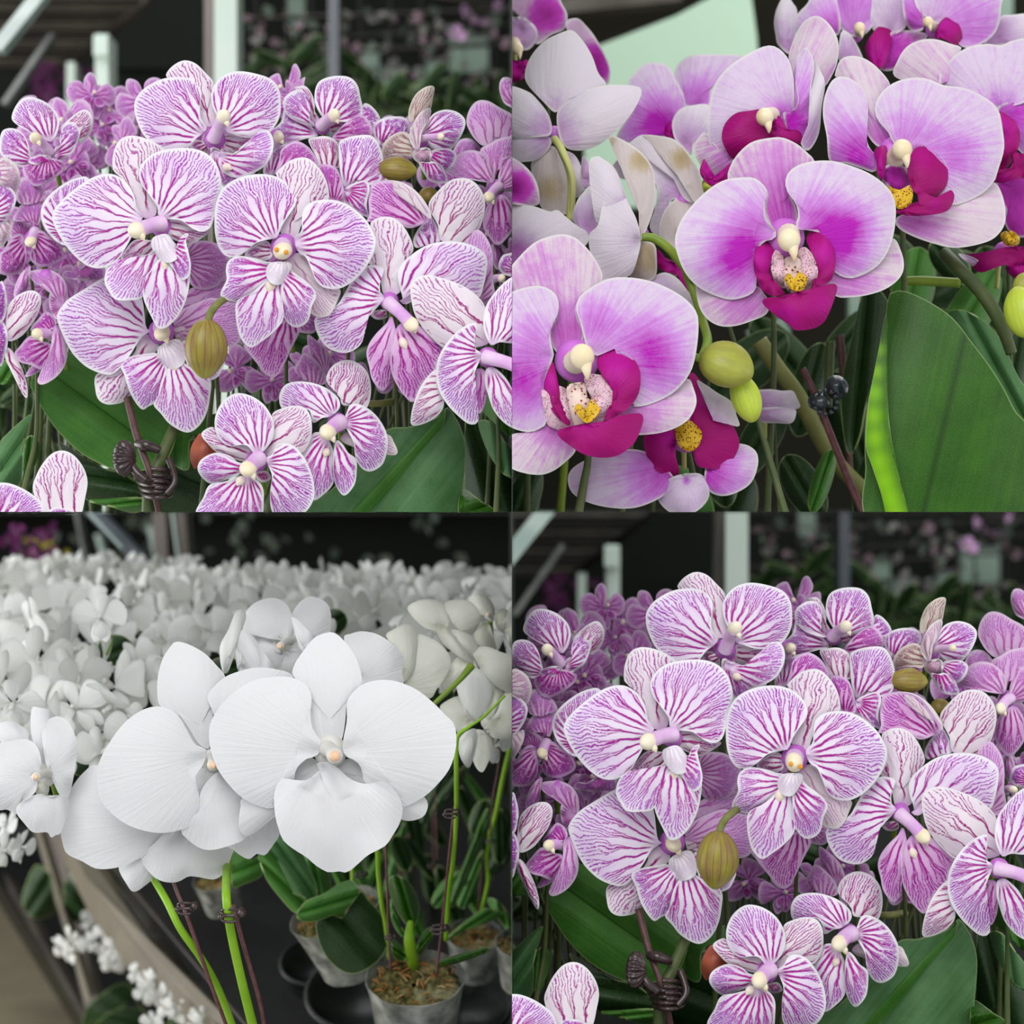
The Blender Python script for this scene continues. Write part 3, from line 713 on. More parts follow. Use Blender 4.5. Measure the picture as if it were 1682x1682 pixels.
def env_common():
    cur['bay'] = None
    def bx(name, x0, x1, y0, y1, z0, z1, mat='divider'):
        v = [(x, y, z) for y in (y0, y1) for (x, z) in ((x0, z0), (x1, z0), (x1, z1), (x0, z1))]
        f = [(0, 1, 2, 3), (5, 4, 7, 6), (4, 0, 3, 7), (1, 5, 6, 2), (3, 2, 6, 7), (4, 5, 1, 0)]
        return tag(mesh_obj(name, v, f, [mat], smooth=False), kind='structure')
    g = GAP * 0.6
    s = NT('clear_glass_shelf'); t = s.n('ShaderNodeBsdfTransparent'); t.inputs[0].default_value = (0.97, 0.98, 0.97, 1)
    gl = s.n('ShaderNodeBsdfGlossy'); gl.inputs['Roughness'].default_value = 0.05
    mx = s.n('ShaderNodeMixShader'); mx.inputs[0].default_value = 0.05; s.t.links.new(t.outputs[0], mx.inputs[1]); s.t.links.new(gl.outputs[0], mx.inputs[2]); s.t.links.new(mx.outputs[0], s.out.inputs[0]); M['glass'] = s.m
    bx('wall_middle', -g, g, 0.0, 2.95, -1.4, 1.4)
    bx('floor_upper', -1.2, -g, 0.0, 2.95, -g, g, 'glass'); bx('floor_upper', g, 1.2, 0.0, 2.95, -g, g, 'glass')
    bx('floor_lower_right', g, 1.3, -0.05, 2.8, -0.30, -0.285, 'dark')
    w = bpy.data.worlds.new('world'); SC.world = w; w.use_nodes = True
    nt = w.node_tree; bg = nt.nodes['Background']; bg.inputs[0].default_value = (0.97, 0.99, 1.0, 1); bg.inputs[1].default_value = 0.55
    def area(name, loc, rot, size, power, col=(1, 1, 1), sy=None):
        l = bpy.data.lights.new(name, 'AREA'); l.energy = power; l.size = size; l.color = col
        if sy: l.shape = 'RECTANGLE'; l.size_y = sy
        o = bpy.data.objects.new(name, l); o.location = loc; o.rotation_euler = rot; COL.objects.link(o); return o
    area('greenhouse_roof_light', (-0.3, -1.9, 1.25), (math.radians(56), 0, math.radians(-8)), 1.6, 40)
    area('side_daylight', (1.8, -1.4, 0.2), (math.radians(88), 0, math.radians(52)), 1.4, 9, (1, 0.98, 0.96))
    area('fill_lower_left', (-1.5, 0.5, -0.15), (0, math.radians(-100), 0), 1.0, 17, sy=1.4)  # added fill from the left, brightens the lower left bay
    area('fill_lower_right', (1.5, 0.7, -0.3), (0, math.radians(100), 0), 1.0, 9, sy=1.4)  # unseen fill added on the right side for the lower right bay
    area('fill_upper_left', (-0.6, 1.3, 1.3), (math.radians(-15), 0, 0), 1.2, 9)  # added fill above the upper left background, no actual lamp
    area('fill_upper_right', (0.6, 0.9, 1.3), (math.radians(-10), 0, 0), 1.2, 14)  # likewise an added fill, lifts the upper right background
# ================================================================== the striped orchids (seen in the upper left and lower right quarters)
WHERE = {'ul': 'upper left quarter', 'lr': 'lower right quarter'}

def plant(name, label, cat, px, Y, group=None, floor=None):
    ox, oy = cur['off']
    zf = 843 if cur['bay'] in ('ul', 'ur') else 1700
    b = conv(px, 0, Y); g = at(0, zf, Y)
    e = empty(name, (b.x, Y, g.z if floor is None else floor))
    tag(e, label, cat, group)
    return e

def stem_to(pl, px, py, Y, rad=5.5, mat='darkstem', bend=12, end=None):
    if end is not None:
        e_ = conv(*end); pl.location = e_; dv = Vector(pl['w']) - e_; pl['w'] = tuple(e_)
        for c_ in pl.children: c_.location = Vector(c_.location) + dv
    b = Vector(pl['w']); t = conv(px, py, Y + 0.028)
    a = Acc(); m = b.lerp(t, 0.5) + Vector((bend * PXW, 0.006, 0))
    tube(a, [b, b.lerp(t, 0.25) + Vector((bend * PXW * 0.6, 0.004, 0)), m, t], [rad * PXW, rad * PXW * 0.8, rad * PXW * 0.6], seg=8)
    return a.obj('stem', [mat], pl)

# ---- a whole small flower as one mesh, for the crowd behind
def mini_geo(kind, seed, n=36, k=5):
    rr = random.Random(seed)
    A = Acc()
    def cv(x, y, Y): return Vector((x * 0.01, Y, -y * 0.01))        # 100 units = 1 m local radius 1
    def blob(cx, cy, ang, ln, wd, neck=0.25, tipk=0.0):
        out = []
        for i in range(12):
            w = 2 * PI * i / 12
            u = 0.5 - 0.5 * math.cos(w)
            v = math.sin(w) * wd * (neck + (1 - neck) * min(1, u * 1.5)) * (1 - tipk * u * u)
            v *= rr.uniform(0.93, 1.07)
            out.append((cx + math.cos(ang) * u * ln - math.sin(ang) * v, cy - math.sin(ang) * u * ln - math.cos(ang) * v))
        return out
    cup = rr.uniform(-0.25, 0.15)
    def add(ps, base, mi, per, back, y, tip, rec, hot=None):
        g = petal_geo(ps, base, cv, y, tip, rec, wave=0.03, per=per, back=back, N=n, K=k, bulge=-0.05, seed=seed * 3 + len(A.v), hot=hot)
        va = [(a, b * 0.5, c * 0.5) for a, b, c in g[2]]
        A.add(g[0], g[1], va=va, vb=g[3], vc=g[4], mi=mi)
    h = [(0, 0, 45, 0.7)] if kind == 'striped' else [(0, 0, 18, 0.6)]
    j = lambda a: a + rr.uniform(-0.12, 0.12)
    add(blob(0, 0, j(PI / 2), 98, 32, 0.35, 0.25), (0, 0), 1, 0.2, 0.6, 0.08, cup * 0.6, 0.12, h)
    for s in (0, 1):
        a = j(-0.62 * PI / 2 - 0.25); a = a if not s else PI - a
        add(blob(0, 0, a, 92, 30, 0.35, 0.35), (0, 0), 1, 0.2, 0.6, 0.1, cup, 0.1, h)
    for s in (0, 1):
        a = j(0.22); a = a if not s else PI - a
        add(blob(0, 0, a, 104, 52 if kind == 'striped' else 56, 0.12), (0, 0), 0, 0.3, 0.12, -0.02, cup + rr.uniform(-0.1, 0.1), rr.uniform(0.0, 0.2), h)
    lw = 26 if kind == 'striped' else 34
    add(blob(0, 8, -PI / 2 + j(0), 76, lw, 0.35, 0.3), (0, 8), 2, 0.3, 0.15, -0.16, 0.12, 0.1, h)
    if kind == 'striped':
        for s in (-1, 1):
            add(blob(s * 4, 8, -PI / 2 + s * 0.85, 50, 20, 0.4), (s * 4, 8), 2, 0.3, 0.15, -0.2, -0.1, 0.1, h)
    # column
    ball(A, (0, -0.16, 0.03), (0.1, -1, 0.35), 0.17, 0.085, mi=3, seg=10)
    ball(A, (0.02, -0.33, 0.09), (0, -1, 0.1), 0.07, 0.085, mi=4, seg=10)
    return A

MINI = {}
def mini_mesh(kind, i, mats):
    key = (kind, i, tuple(mats))
    if key not in MINI:
        A = mini_geo(kind, i + 1)
        me = bpy.data.meshes.new(kind + '_small_flower')
        me.from_pydata([tuple(v) for v in A.v], [], A.f)
        for m in mats: me.materials.append(M[m])
        me.polygons.foreach_set('material_index', A.fm)
        me.polygons.foreach_set('use_smooth', [True] * len(A.f))
        for k, vals in A.a.items():
            at_ = me.attributes.new(k, 'FLOAT_VECTOR', 'POINT'); at_.data.foreach_set('vector', [c for v in vals for c in v])
        MINI[key] = me
    return MINI[key]

STR_M = ['dull', 'dull', 'hotlip', 'colpink', 'cream']
WHT_M = ['wfar', 'wfar', 'wfar', 'pearl', 'pearl']
def mini(pl, px, py, Y, size, roll=0, yaw=0, pitch=0, i=0, kind='striped', mats=None, name='flower'):
    """size = radius in photo px"""
    me = mini_mesh(kind, i, mats or (STR_M if kind == 'striped' else WHT_M))
    o = bpy.data.objects.new(name, me)
    w = conv(px, py, Y)
    o.parent = pl; o.location = w - Vector(pl['w']); o['w'] = tuple(w)
    r = size * PXW * (D + Y) / D
    o.scale = (r, r, r)
    o.rotation_euler = (Matrix.Rotation(math.radians(yaw), 3, 'Z') @ Matrix.Rotation(math.radians(pitch), 3, 'X') @ Matrix.Rotation(math.radians(roll), 3, 'Y')).to_euler()
    COL.objects.link(o); OBJS.append((o, cur['bay']))
    return o

def striped_scene(bay, off):
    cur['bay'] = bay; cur['off'] = off
    wq = WHERE[bay]
    # ---------------- front spray: two wide open flowers, one below, the hanging bud
    pl = plant('orchid_plant', 'pink-veined white orchid with the big hanging olive bud and coil clip, %s' % wq, 'orchid', 245, 0.03)
    flower(pl, 0.0, ('A', 820, 1170), [
        ('p', 'A', '700 1150 700 1110 660 1050 640 960 590 880 510 828 420 830 330 870 220 950 130 1040 103 1110 130 1190 190 1290 260 1370 330 1425 400 1445 470 1430 540 1385 580 1320 620 1250 650 1180', {'tip': 0.002}),
        ('p', 'A', '800 1120 800 1090 795 1040 740 960 690 890 675 810 700 750 770 690 880 660 1000 655 1100 680 1170 740 1205 820 1215 900 1185 1000 1170 1100 1140 1180 1080 1205 1020 1180 950 1130 860 1120', {'dy': -0.001}),
        ('s', 'A', '745 1120 700 1110 660 1040 600 900 540 820 505 800 505 700 540 610 600 575 680 580 760 610 840 665 850 750 800 900 790 1000 790 1080 760 1110'),
        ('s', 'A', '830 1180 860 1140 940 1130 1040 1190 1140 1200 1080 1250 1000 1290 940 1270 870 1230'),
        ('s', 'A', '790 1230 740 1260 650 1260 590 1320 560 1390 700 1400 770 1330 800 1270'),
        ('l', 'A', '800 1260 760 1340 700 1360 640 1375 540 1390 480 1430 455 1480 450 1540 480 1600 520 1650 600 1655 690 1640 740 1560 850 1480 880 1400 860 1320 830 1270', {'wave': 0.002}),
        ('l', 'E', '1080 -60 1040 20 990 90 935 160 935 200 950 290 1000 400 1040 468 1100 460 1170 390 1220 290 1245 180 1250 60 1200 -20 1140 -60', {'dy': -0.002, 'rec': 0.004}),
        ('l', 'A', '860 1290 930 1300 945 1250 975 1218 1000 1222 982 1260 1000 1340 1016 1430 1000 1500 950 1520 900 1450 860 1380', {'dy': -0.004, 'tip': -0.004}),
        ('l', 'A', '790 1180 760 1250 770 1330 830 1400 900 1400 950 1340 900 1270 850 1220', {'dy': -0.005, 'mat': 'lipmid', 'tip': -0.002}),
    ], column=('A', 820, 1150, 668, 1192, 15), callus=[('A', 845, 1385, 838, 1440, 11)], ring=17,
        label='white flower with purple veins, its pale column turned to the left')
    flower(pl, -0.004, ('B', 505, 740), [
        ('p', 'B', '440 720 430 690 460 680 490 610 520 560 580 470 580 400 530 330 450 280 350 265 240 280 150 320 90 380 60 460 50 560 55 660 80 750 130 805 200 805 260 770 320 720 380 700', {}),
        ('p', 'B', '565 735 575 690 620 640 625 560 640 490 700 445 800 433 890 450 960 490 1040 560 1090 640 1110 700 1095 780 1050 870 980 950 920 995 850 1020 770 1010 720 970 690 900 650 810 600 775', {'dy': -0.002}),
        ('s', 'B', '530 720 490 660 480 600 530 540 580 480 580 400 540 330 455 275 480 230 540 180 620 155 680 170 740 230 780 300 800 380 795 435 740 460 660 520 620 600 590 680 540 690'),
        ('s', 'B', '440 770 420 730 380 705 320 730 250 790 310 820 390 830 430 800'),
        ('s', 'B', '530 790 550 800 610 785 660 830 700 920 740 990 870 1020 860 1090 800 1195 700 1190 640 1100 560 960 520 850', {'mat': 'pale'}),
        ('l', 'B', '450 900 440 860 380 840 300 815 200 805 140 840 125 900 130 960 90 1040 100 1075 180 1105 250 1090 330 1050 420 980', {'wave': 0.002}),
        ('l', 'B', '450 900 500 940 440 930 380 970 300 1040 200 1100 190 1200 210 1310 240 1370 290 1405 350 1370 430 1310 500 1220 500 1100', {'dy': -0.002, 'rec': 0.004}),
        ('l', 'B', '480 930 480 870 530 860 580 920 650 970 700 1020 717 1070 690 1130 670 1220 620 1265 560 1265 510 1210 480 1160 490 1060', {'dy': -0.003, 'wave': 0.002}),
        ('l', 'B', '500 800 420 850 390 920 420 980 480 990 530 930 550 850', {'dy': -0.006, 'mat': 'lipmid', 'tip': -0.001}),
    ], column=('B', 500, 745, 498, 768, 17, 'front', 0.012), callus=[('B', 420, 970, 405, 1020, 11)], ring=22,
        label='white flower with purple veins facing out, two orange dots on its column')
    flower(pl, 0.022, ('E', 1060, 490), [
        ('p', 'E', '1000 510 990 490 960 460 940 300 900 200 780 120 680 140 560 210 450 280 390 350 375 400 400 480 450 590 500 660 580 730 680 770 740 770 800 720 860 640 930 530', {}),
        ('s', 'E', '1010 530 890 620 900 560 950 508 1030 540 1040 600 960 700 850 920 740 970 660 950 630 880 640 770 800 720', {'mat': 'sepal'}),
        ('d', 'E', '1150 480 1140 430 1200 350 1300 300 1400 270 1500 300 1570 330 1580 540 1500 590 1400 560 1290 540 1200 540', {'dy': 0.006}),
        ('e', 'E', '1100 520 1150 430 1280 430 1310 480 1250 540 1170 560', {'dy': 0.003}),
        ('l', 'E', '1090 650 1040 640 960 640 850 660 790 700 820 780 860 900 930 1000 980 980 1030 950 1080 860 1100 740', {'wave': 0.002}),
        ('l', 'E', '1140 660 1100 740 1060 820 1040 920 1010 970 1060 1030 1120 1100 1230 1155 1310 1110 1360 1020 1380 920 1385 820 1330 760 1240 720 1180 680', {'dy': -0.002}),
        ('l', 'E', '1180 640 1200 560 1300 600 1430 640 1475 680 1465 730 1430 790 1350 815 1260 780', {'dy': 0.0, 'mat': 'petal'}),
        ('l', 'E', '1080 540 1040 600 1060 700 1130 740 1210 700 1210 600 1160 540', {'dy': -0.004, 'mat': 'lipmid', 'tip': -0.001}),
    ], column=('E', 1060, 465, 1066, 500, 15), callus=[('E', 1150, 690, 1155, 730, 12)], ring=22,
        label='lower flower with purple veins half hidden behind the hanging bud')
    bud(pl, -0.012, 'E', 1350, 605, 49, 35, -93, stalk=[('E', 1370, 420), ('E', 1385, 370), ('E', 1430, 310), ('E', 1500, 260, 0.012)], label='hanging olive flower bud with brown streaks')
    rod(pl, [('E', 838, 930, 0.03), ('E', 900, 1180, 0.02), ('E', 985, 1420, 0.012), ('E', 1050, 1700, 0.016)], [6.5, 6.0, 5.5], 'stick', 'support_stick')
    rod(pl, [('E', 1250, 900, 0.045), ('E', 1150, 1120, 0.03), ('E', 1050, 1340, 0.02), ('E', 985, 1500, 0.018), ('E', 970, 1710, 0.02)], [9, 10, 10.5], 'darkstem', 'stem')
    a = Acc()
    for k in range(4):
        cy = 1430 + k * 40
        ps = []
        for i in range(11):
            w = PI * (0.05 + 1.5 * i / 10)
            ps.append(V('E', 1010 - math.cos(w) * 120 * (1 - k * 0.06) + k * 8, cy + math.sin(w) * 34, 0.004 + 0.02 * (1 - abs(math.sin(w))) - 0.004 * k / 4))
        tube(a, ps, 0.0012, seg=8, sub=4)
    ball(a, V('E', 820, 1325, 0.0), (1, -0.3, 0), 0.0048, 0.0082, seg=72, lobes=14, lobek=0.12)
    tube(a, [V('E', 850, 1350, 0.002), V('E', 900, 1420, 0.0), V('E', 960, 1470, 0.0)], 0.0022, seg=8)
    tube(a, [V('E', 900, 1230, 0.016), V('E', 960, 1240, 0.012), V('E', 1050, 1270, 0.014)], [0.002, 0.003, 0.002], seg=8)
    tube(a, [V('E', 1110, 1330, 0.012), V('E', 1150, 1470, 0.006), V('E', 1090, 1560, 0.004)], 0.0018, seg=8)
    a.obj('coil_clip', ['clip'], pl)
    leaf(pl, 0.075, 'E', '1120 1330 210 800 200 840 260 960 330 1070 400 1160 520 1275 650 1352 780 1400 960 1400 1100 1330 1160 1180 1170 1060 1050 900 900 800 640 760 430 620 300 700 220 760', rec=0.012, tip=-0.01, fan=0.7)
    leaf(pl, 0.09, 'E', '1000 1500 380 1230 460 1262 560 1330 680 1390 820 1425 940 1530 960 1610 880 1625 700 1600 570 1592 520 1450', mat='leafdark', fan=0.7)
    leaf(pl, 0.082, 'E', '990 1600 590 1606 700 1598 930 1585 960 1620 925 1668 850 1675 730 1640', mat='leaf', fan=0.6)
    leaf(pl, 0.10, 'E', '1150 1420 860 960 900 900 1020 980 1160 1060 1300 1080 1420 1030 1445 1100 1260 1190 1240 1400 1110 1330 980 1120', mat='leaf', fan=0.7)
    leaf(pl, 0.13, 'E', '1100 1400 1150 1260 1300 1200 1440 1240 1500 1400 1480 1640 1300 1700 1100 1700 1000 1600 1040 1440', mat='leafdark', fan=0.7)

    # ---------------- back left of the front spray: the petals peeping out between the two front flowers
    pl = plant('orchid_plant', 'orchid whose purple petals peep out between the two front flowers, %s' % wq, 'orchid', 350, 0.07)
    flower(pl, 0.045, ('A', 1120, 1440), [
        ('d', 'A', '985 1400 1000 1290 1060 1265 1150 1270 1220 1310 1270 1380 1250 1470 1200 1550 1120 1585 1040 1570 1000 1500'),
        ('e', 'E', '1150 350 1240 220 1400 180 1480 150 1520 230 1450 330 1340 400 1280 430 1180 400', {'mat': 'dull'}),
        ('d', 'A', '200 1180 345 855 270 850 180 890 90 960 40 1030 30 1100 55 1180 110 1250 170 1290 260 1290 350 1200 400 1000', {'mat': 'petal', 'dy': 0.0}),
    ])
    stem_to(pl, 340, 470, 0.045)

    # ---------------- tall flower at the top
    pl = plant('orchid_plant', 'pink-veined orchid topped by the highest wide flower beside the white post, %s' % wq, 'orchid', 330, 0.09)
    flower(pl, 0.03, ('A', 1170, 590), [
        ('p', 'A', '1115 575 1090 560 1120 520 1080 460 1075 380 1085 290 1060 240 1000 195 900 188 800 210 700 270 650 340 645 400 660 470 700 560 760 620 840 670 920 690 990 660 1040 600', {}),
        ('p', 'A', '1225 530 1240 540 1175 420 1150 340 1160 260 1220 185 1320 150 1440 165 1540 200 1590 260 1605 340 1600 440 1560 520 1500 570 1380 585 1290 560', {}),
        ('s', 'A', '1160 540 1090 500 1075 380 1085 290 1060 240 1000 195 860 190 880 130 960 80 1040 95 1110 160 1165 230 1150 340 1175 420 1180 500'),
        ('s', 'A', '1215 600 1240 560 1380 590 1450 560 1420 640 1300 690 1240 660'),
        ('s', 'A', '1140 620 1100 620 1050 600 1010 640 1060 680 1130 680'),
        ('l', 'A', '1200 700 1210 680 1300 690 1400 610 1460 550 1520 540 1555 590 1555 670 1510 760 1440 810 1330 850 1240 820 1200 760', {'tip': -0.004}),
        ('l', 'A', '1190 690 1150 650 1150 760 1200 860 1245 910 1340 870 1440 812 1330 770 1240 690', {'dy': 0.002, 'mat': 'lip'}),
    ], column=('A', 1165, 590, 1228, 455, 13), callus=[('A', 1235, 765, 1265, 780, 9)], ring=18, label='topmost wide flower with a cream column standing up')
    flower(pl, 0.06, ('D', 110, 500), [
        ('d', 'D', '400 480 400 490 350 420 280 330 190 300 160 400 100 460 90 520 160 545 250 530 330 510', {'mat': 'petal'}),
        ('d', 'D', '100 760 45 745 60 660 120 580 200 540 270 525 200 600 130 740', {'mat': 'petal'}),
    ], column=('D', 120, 540, 143, 500, 11))
    stem_to(pl, 350, 240, 0.03)

    pl = plant('orchid_plant', 'orchid with a bright upright petal, right of the topmost flower, %s' % wq, 'orchid', 540, 0.1)
    flower(pl, 0.055, ('D', 430, 430), [
        ('p', 'D', '450 410 440 380 390 300 380 220 400 150 450 115 530 100 610 110 660 160 680 240 695 310 680 370 620 400 540 400 480 400', {}),
        ('p', 'D', '400 430 390 430 350 410 340 330 350 250 320 200 270 190 220 210 180 250 180 320 230 380 320 420', {}),
        ('s', 'D', '400 410 250 180 310 165 350 200 380 270 380 330 420 400 370 400 340 330 340 240'),
        ('s', 'D', '650 420 700 290 740 290 790 340 810 390 780 420 760 480 700 400', {'mat': 'petal'}),
        ('s', 'D', '440 450 480 400 560 400 600 400 560 440 500 480'),
        ('m', 'D', '480 500 500 500 560 430 640 370 700 360 750 420 760 480 690 510 540 540 500 540'),
    ], column=('D', 425, 425, 505, 360, 12), label='flower with one tall bright petal and a tilted column')
    stem_to(pl, 520, 220, 0.055)

    # ---------------- middle flowers behind the front pair
    pl = plant('orchid_plant', 'orchid with one broad dark-veined petal above the front pair of flowers, %s' % wq, 'orchid', 560, 0.08)
    flower(pl, 0.035, ('D', 590, 860), [
        ('p', 'D', '585 850 540 560 560 520 640 495 740 490 790 530 825 620 830 700 810 790 740 820 690 790 590 835 550 740', {'mat': 'petal'}),
        ('l', 'D', '590 860 580 840 690 790 730 800 740 850 720 950 740 1030 690 1010 600 950 570 930', {'mat': 'lip'}),
        ('s', 'D', '470 720 340 520 400 500 470 500 530 540 545 620 545 700 400 690 390 630', {'mat': 'sepal'}),
    ])
    flower(pl, 0.025, ('D', 420, 900), [
        ('p', 'D', '500 940 410 690 480 685 530 720 560 800 575 880 560 930 470 910 440 800', {'mat': 'hotlip'}),
        ('p', 'D', '130 760 120 740 150 650 160 590 210 545 270 530 340 570 390 640 395 690 300 640 220 670 150 730', {'mat': 'hotlip'}),
    ])
    stem_to(pl, 560, 350, 0.035)

    # ---------------- right hand group
    pl = plant('orchid_plant', 'orchid whose flower points a long pink column down right, mid right, %s' % wq, 'orchid', 640, 0.06)
    flower(pl, 0.008, ('B', 1200, 1100), [
        ('s', 'B', '1215 1070 1170 1060 1140 960 1090 860 1055 840 1100 760 1100 660 1075 590 1140 548 1230 555 1300 620 1350 720 1350 780 1280 860 1250 930 1270 1040', {'per': 0.17}),
        ('p', 'B', '1180 1100 1170 1080 1140 1040 1140 960 1165 900 1150 875 1060 865 1000 920 950 970 900 1060 850 1130 720 1200 710 1260 740 1340 800 1410 900 1440 970 1420 1020 1370 1030 1290 1060 1210 1110 1150', {}),
        ('p', 'D', '950 1590 940 1580 960 1560 930 1460 925 1390 960 1330 1040 1260 1130 1210 1230 1190 1350 1195 1450 1230 1510 1290 1510 1380 1490 1480 1450 1560 1300 1520 1100 1530 990 1600', {'tip': 0.008}),
        ('m', 'F', '900 430 890 395 850 440 790 500 740 570 722 640 740 720 760 810 820 880 860 840 880 740 875 660 920 560', {}),
        ('m', 'F', '930 430 960 430 1080 460 1200 560 1230 620 1190 700 1160 780 1080 850 1030 955 960 900 900 800 880 720 880 620 890 520', {'dy': -0.002}),
        ('s', 'F', '880 330 750 380 800 350 850 360 850 400 790 410', {}),
    ], column=('F', 870, 305, 1010, 440, 13), callus=[('F', 950, 540, 975, 590, 9)], ring=16, label='downturned flower with a long pink and cream column')
    flower(pl, 0.03, ('D', 1130, 1150), [
        ('p', 'D', '1110 1090 740 1010 735 900 760 810 850 790 940 800 1020 850 1080 930 1140 1020 1110 1060 1000 1100 900 1050 800 1040 720 1060', {'mat': 'hotlip', 'rec': -0.004}),
        ('p', 'D', '1120 1060 800 795 860 784 960 800 1050 860 1120 950 1150 1030 1120 1030 1060 940 980 850 900 800', {'mat': 'pale', 'dy': -0.002, 'back': 0.6}),
        ('s', 'D', '1190 1200 1130 950 1200 850 1270 790 1340 772 1420 790 1480 860 1500 950 1480 1060 1440 1140 1380 1200 1290 1195 1210 1180 1190 1080', {}),
        ('s', 'D', '1150 1260 1030 1180 1060 1110 1110 1050 1140 1020 1180 1080 1210 1180 1130 1195 1050 1230', {'mat': 'petal'}),
        ('d', 'D', '1430 1560 1380 1200 1450 1110 1520 1180 1550 1280 1550 1420 1565 1560 1500 1600 1440 1560 1510 1380', {}),
        ('e', 'D', '690 950 640 1000 680 800 740 850 735 960 700 1020', {'mat': 'dull'}),
    ], ring=4, label='flower with a cupped rosy petal and two striped oval sepals')
    stem_to(pl, 640, 520, 0.01)

    pl = plant('orchid_plant', 'crisp purple-veined white orchid cut by the right edge, %s' % wq, 'orchid', 815, 0.03)
    flower(pl, -0.018, ('F', 1520, 660), [
        ('p', 'F', '1490 660 1480 640 1440 610 1430 540 1440 450 1420 435 1330 480 1240 580 1190 680 1180 780 1200 880 1260 980 1340 1060 1400 1100 1450 1090 1455 1030 1430 900 1420 800 1440 740', {}),
        ('p', 'F', '1560 600 1540 580 1500 500 1490 420 1510 320 1570 230 1640 160 1700 130 1800 160 1860 300 1800 450 1700 560 1600 560', {}),
        ('p', 'F', '1540 720 1510 740 1500 820 1520 900 1560 1010 1640 1100 1720 1120 1800 1000 1700 900 1640 800 1560 730', {'mat': 'lip'}),
        ('s', 'F', '1480 730 1440 740 1500 750 1510 860 1500 960 1460 1030 1430 900 1420 800', {'mat': 'hotlip'}),
        ('s', 'F', '1250 880 1230 960 1180 830 1190 740 1140 770 1080 850 1040 940 1015 1040 1020 1105 1100 1095 1190 1040', {'dy': 0.004}),
        ('s', 'F', '1540 590 1010 200 1050 140 1130 120 1250 150 1350 190 1440 250 1500 330 1500 430 1530 560 1400 600 1240 600 1150 530 1080 450 1030 350', {'dy': 0.006, 'per': 0.13}),
    ], column=('F', 1510, 660, 1760, 740, 13), ring=17, label='flower with narrow curved petals and a long pink column')
    stem_to(pl, 815, 620, -0.018, bend=4)

    pl = plant('orchid_plant', 'side-on orchid flower with an orange-tipped column above the olive side bud, %s' % wq, 'orchid', 690, 0.1)
    flower(pl, 0.05, ('H', 780, 780), [
        ('e', 'H', '690 700 680 600 665 520 690 420 740 330 820 265 890 245 918 270 900 370 880 470 820 480 740 560', {'mat': 'tan'}),
        ('d', 'H', '760 880 680 700 720 600 780 510 860 460 885 500 850 600 800 680 780 800 765 870 720 860 670 760', {'mat': 'pale', 'dy': -0.006}),
        ('p', 'H', '800 740 810 700 840 620 900 530 980 490 1060 483 1150 510 1215 570 1220 640 1180 740 1120 830 1060 880 960 870 880 830', {'mat': 'petal'}),
        ('t', 'H', '720 880 400 880 450 780 530 720 620 700 680 740 730 860 690 940 600 930 500 930 420 950', {}),
        ('p', 'H', '390 850 330 740 318 660 350 600 440 560 540 548 640 570 675 620 665 700 600 700 480 760 400 840', {'mat': 'petal', 'dy': 0.01}),
        ('m', 'H', '840 880 720 880 780 860 850 855 890 890 870 960 830 1040 760 1000 710 950', {'mat': 'pale'}),
        ('m', 'H', '860 900 880 900 940 870 1050 865 1120 900 1135 950 1100 1030 1030 1085 960 1030 880 1000', {'mat': 'lip'}),
        ('m', 'H', '850 960 770 1000 850 1000 900 990 990 1030 1020 1100 1050 1190 980 1205 880 1180 820 1110', {'mat': 'lip', 'dy': -0.002}),
    ], column=('H', 780, 770, 980, 745, 7, 'orange', 0.02), label='side-on flower with an orange-tipped column')
    bud(pl, 0.04, 'H', 560, 1068, 33, 21.5, -3, stalk=[('H', 400, 1060), ('H', 300, 1080), ('H', 250, 1150, 0.01)], label='olive flower bud lying on its side')
    bud(pl, 0.06, 'H', 860, 1320, 17, 14, 20, stalk=None, label='small olive bud behind the oval petal')
    stem_to(pl, 655, 320, 0.05)

    pl = plant('orchid_plant', 'mauve orchid with a drooping striped lip near the far right edge, %s' % wq, 'orchid', 800, 0.12)
    flower(pl, 0.06, ('D', 1580, 830), [
        ('d', 'D', '1560 560 1380 400 1400 320 1450 265 1520 265 1600 310 1690 370 1720 510 1600 520 1500 560 1440 520 1400 460', {'dy': 0.02, 'mat': 'dull', 'back': 0.5}),
        ('d', 'D', '1700 300 1600 140 1630 108 1690 140 1730 300 1640 290 1600 210', {'dy': 0.03}),
        ('d', 'D', '1550 820 1530 800 1400 780 1250 740 1280 660 1350 600 1430 590 1500 620 1560 690 1560 780'),
        ('d', 'D', '1570 820 1470 600 1530 550 1600 510 1720 500 1700 600 1600 650 1570 720 1550 790', {'dy': 0.003}),
        ('d', 'D', '1590 830 1590 800 1600 720 1640 650 1740 620 1740 800 1640 860'),
        ('m', 'D', '1590 870 1540 920 1500 1000 1490 1090 1530 1160 1580 1210 1640 1170 1690 1080 1680 960 1620 880'),
        ('d', 'D', '1570 1180 1550 1210 1600 1210 1620 1290 1590 1370 1560 1340', {'dy': 0.01}),
        ('d', 'D', '1300 760 1290 600 1340 520 1420 520 1480 600 1400 640 1300 640', {'dy': 0.025}),
    ], column=('D', 1590, 830, 1530, 895, 11), label='mauve flower with a drooping dark-striped lip')
    flower(pl, 0.04, ('D', 1690, 1350), [
        ('p', 'D', '1720 1370 1590 1360 1610 1290 1650 1270 1730 1270 1730 1410 1640 1410', {'mat': 'petal'}),
    ], column=('D', 1550, 1440, 1610, 1430, 8))
    stem_to(pl, 815, 400, 0.06, bend=3)

    # ---------------- left edge
    pl = plant('orchid_plant', 'small striped orchid near the left edge below the slanting beam, %s' % wq, 'orchid', 75, 0.12)
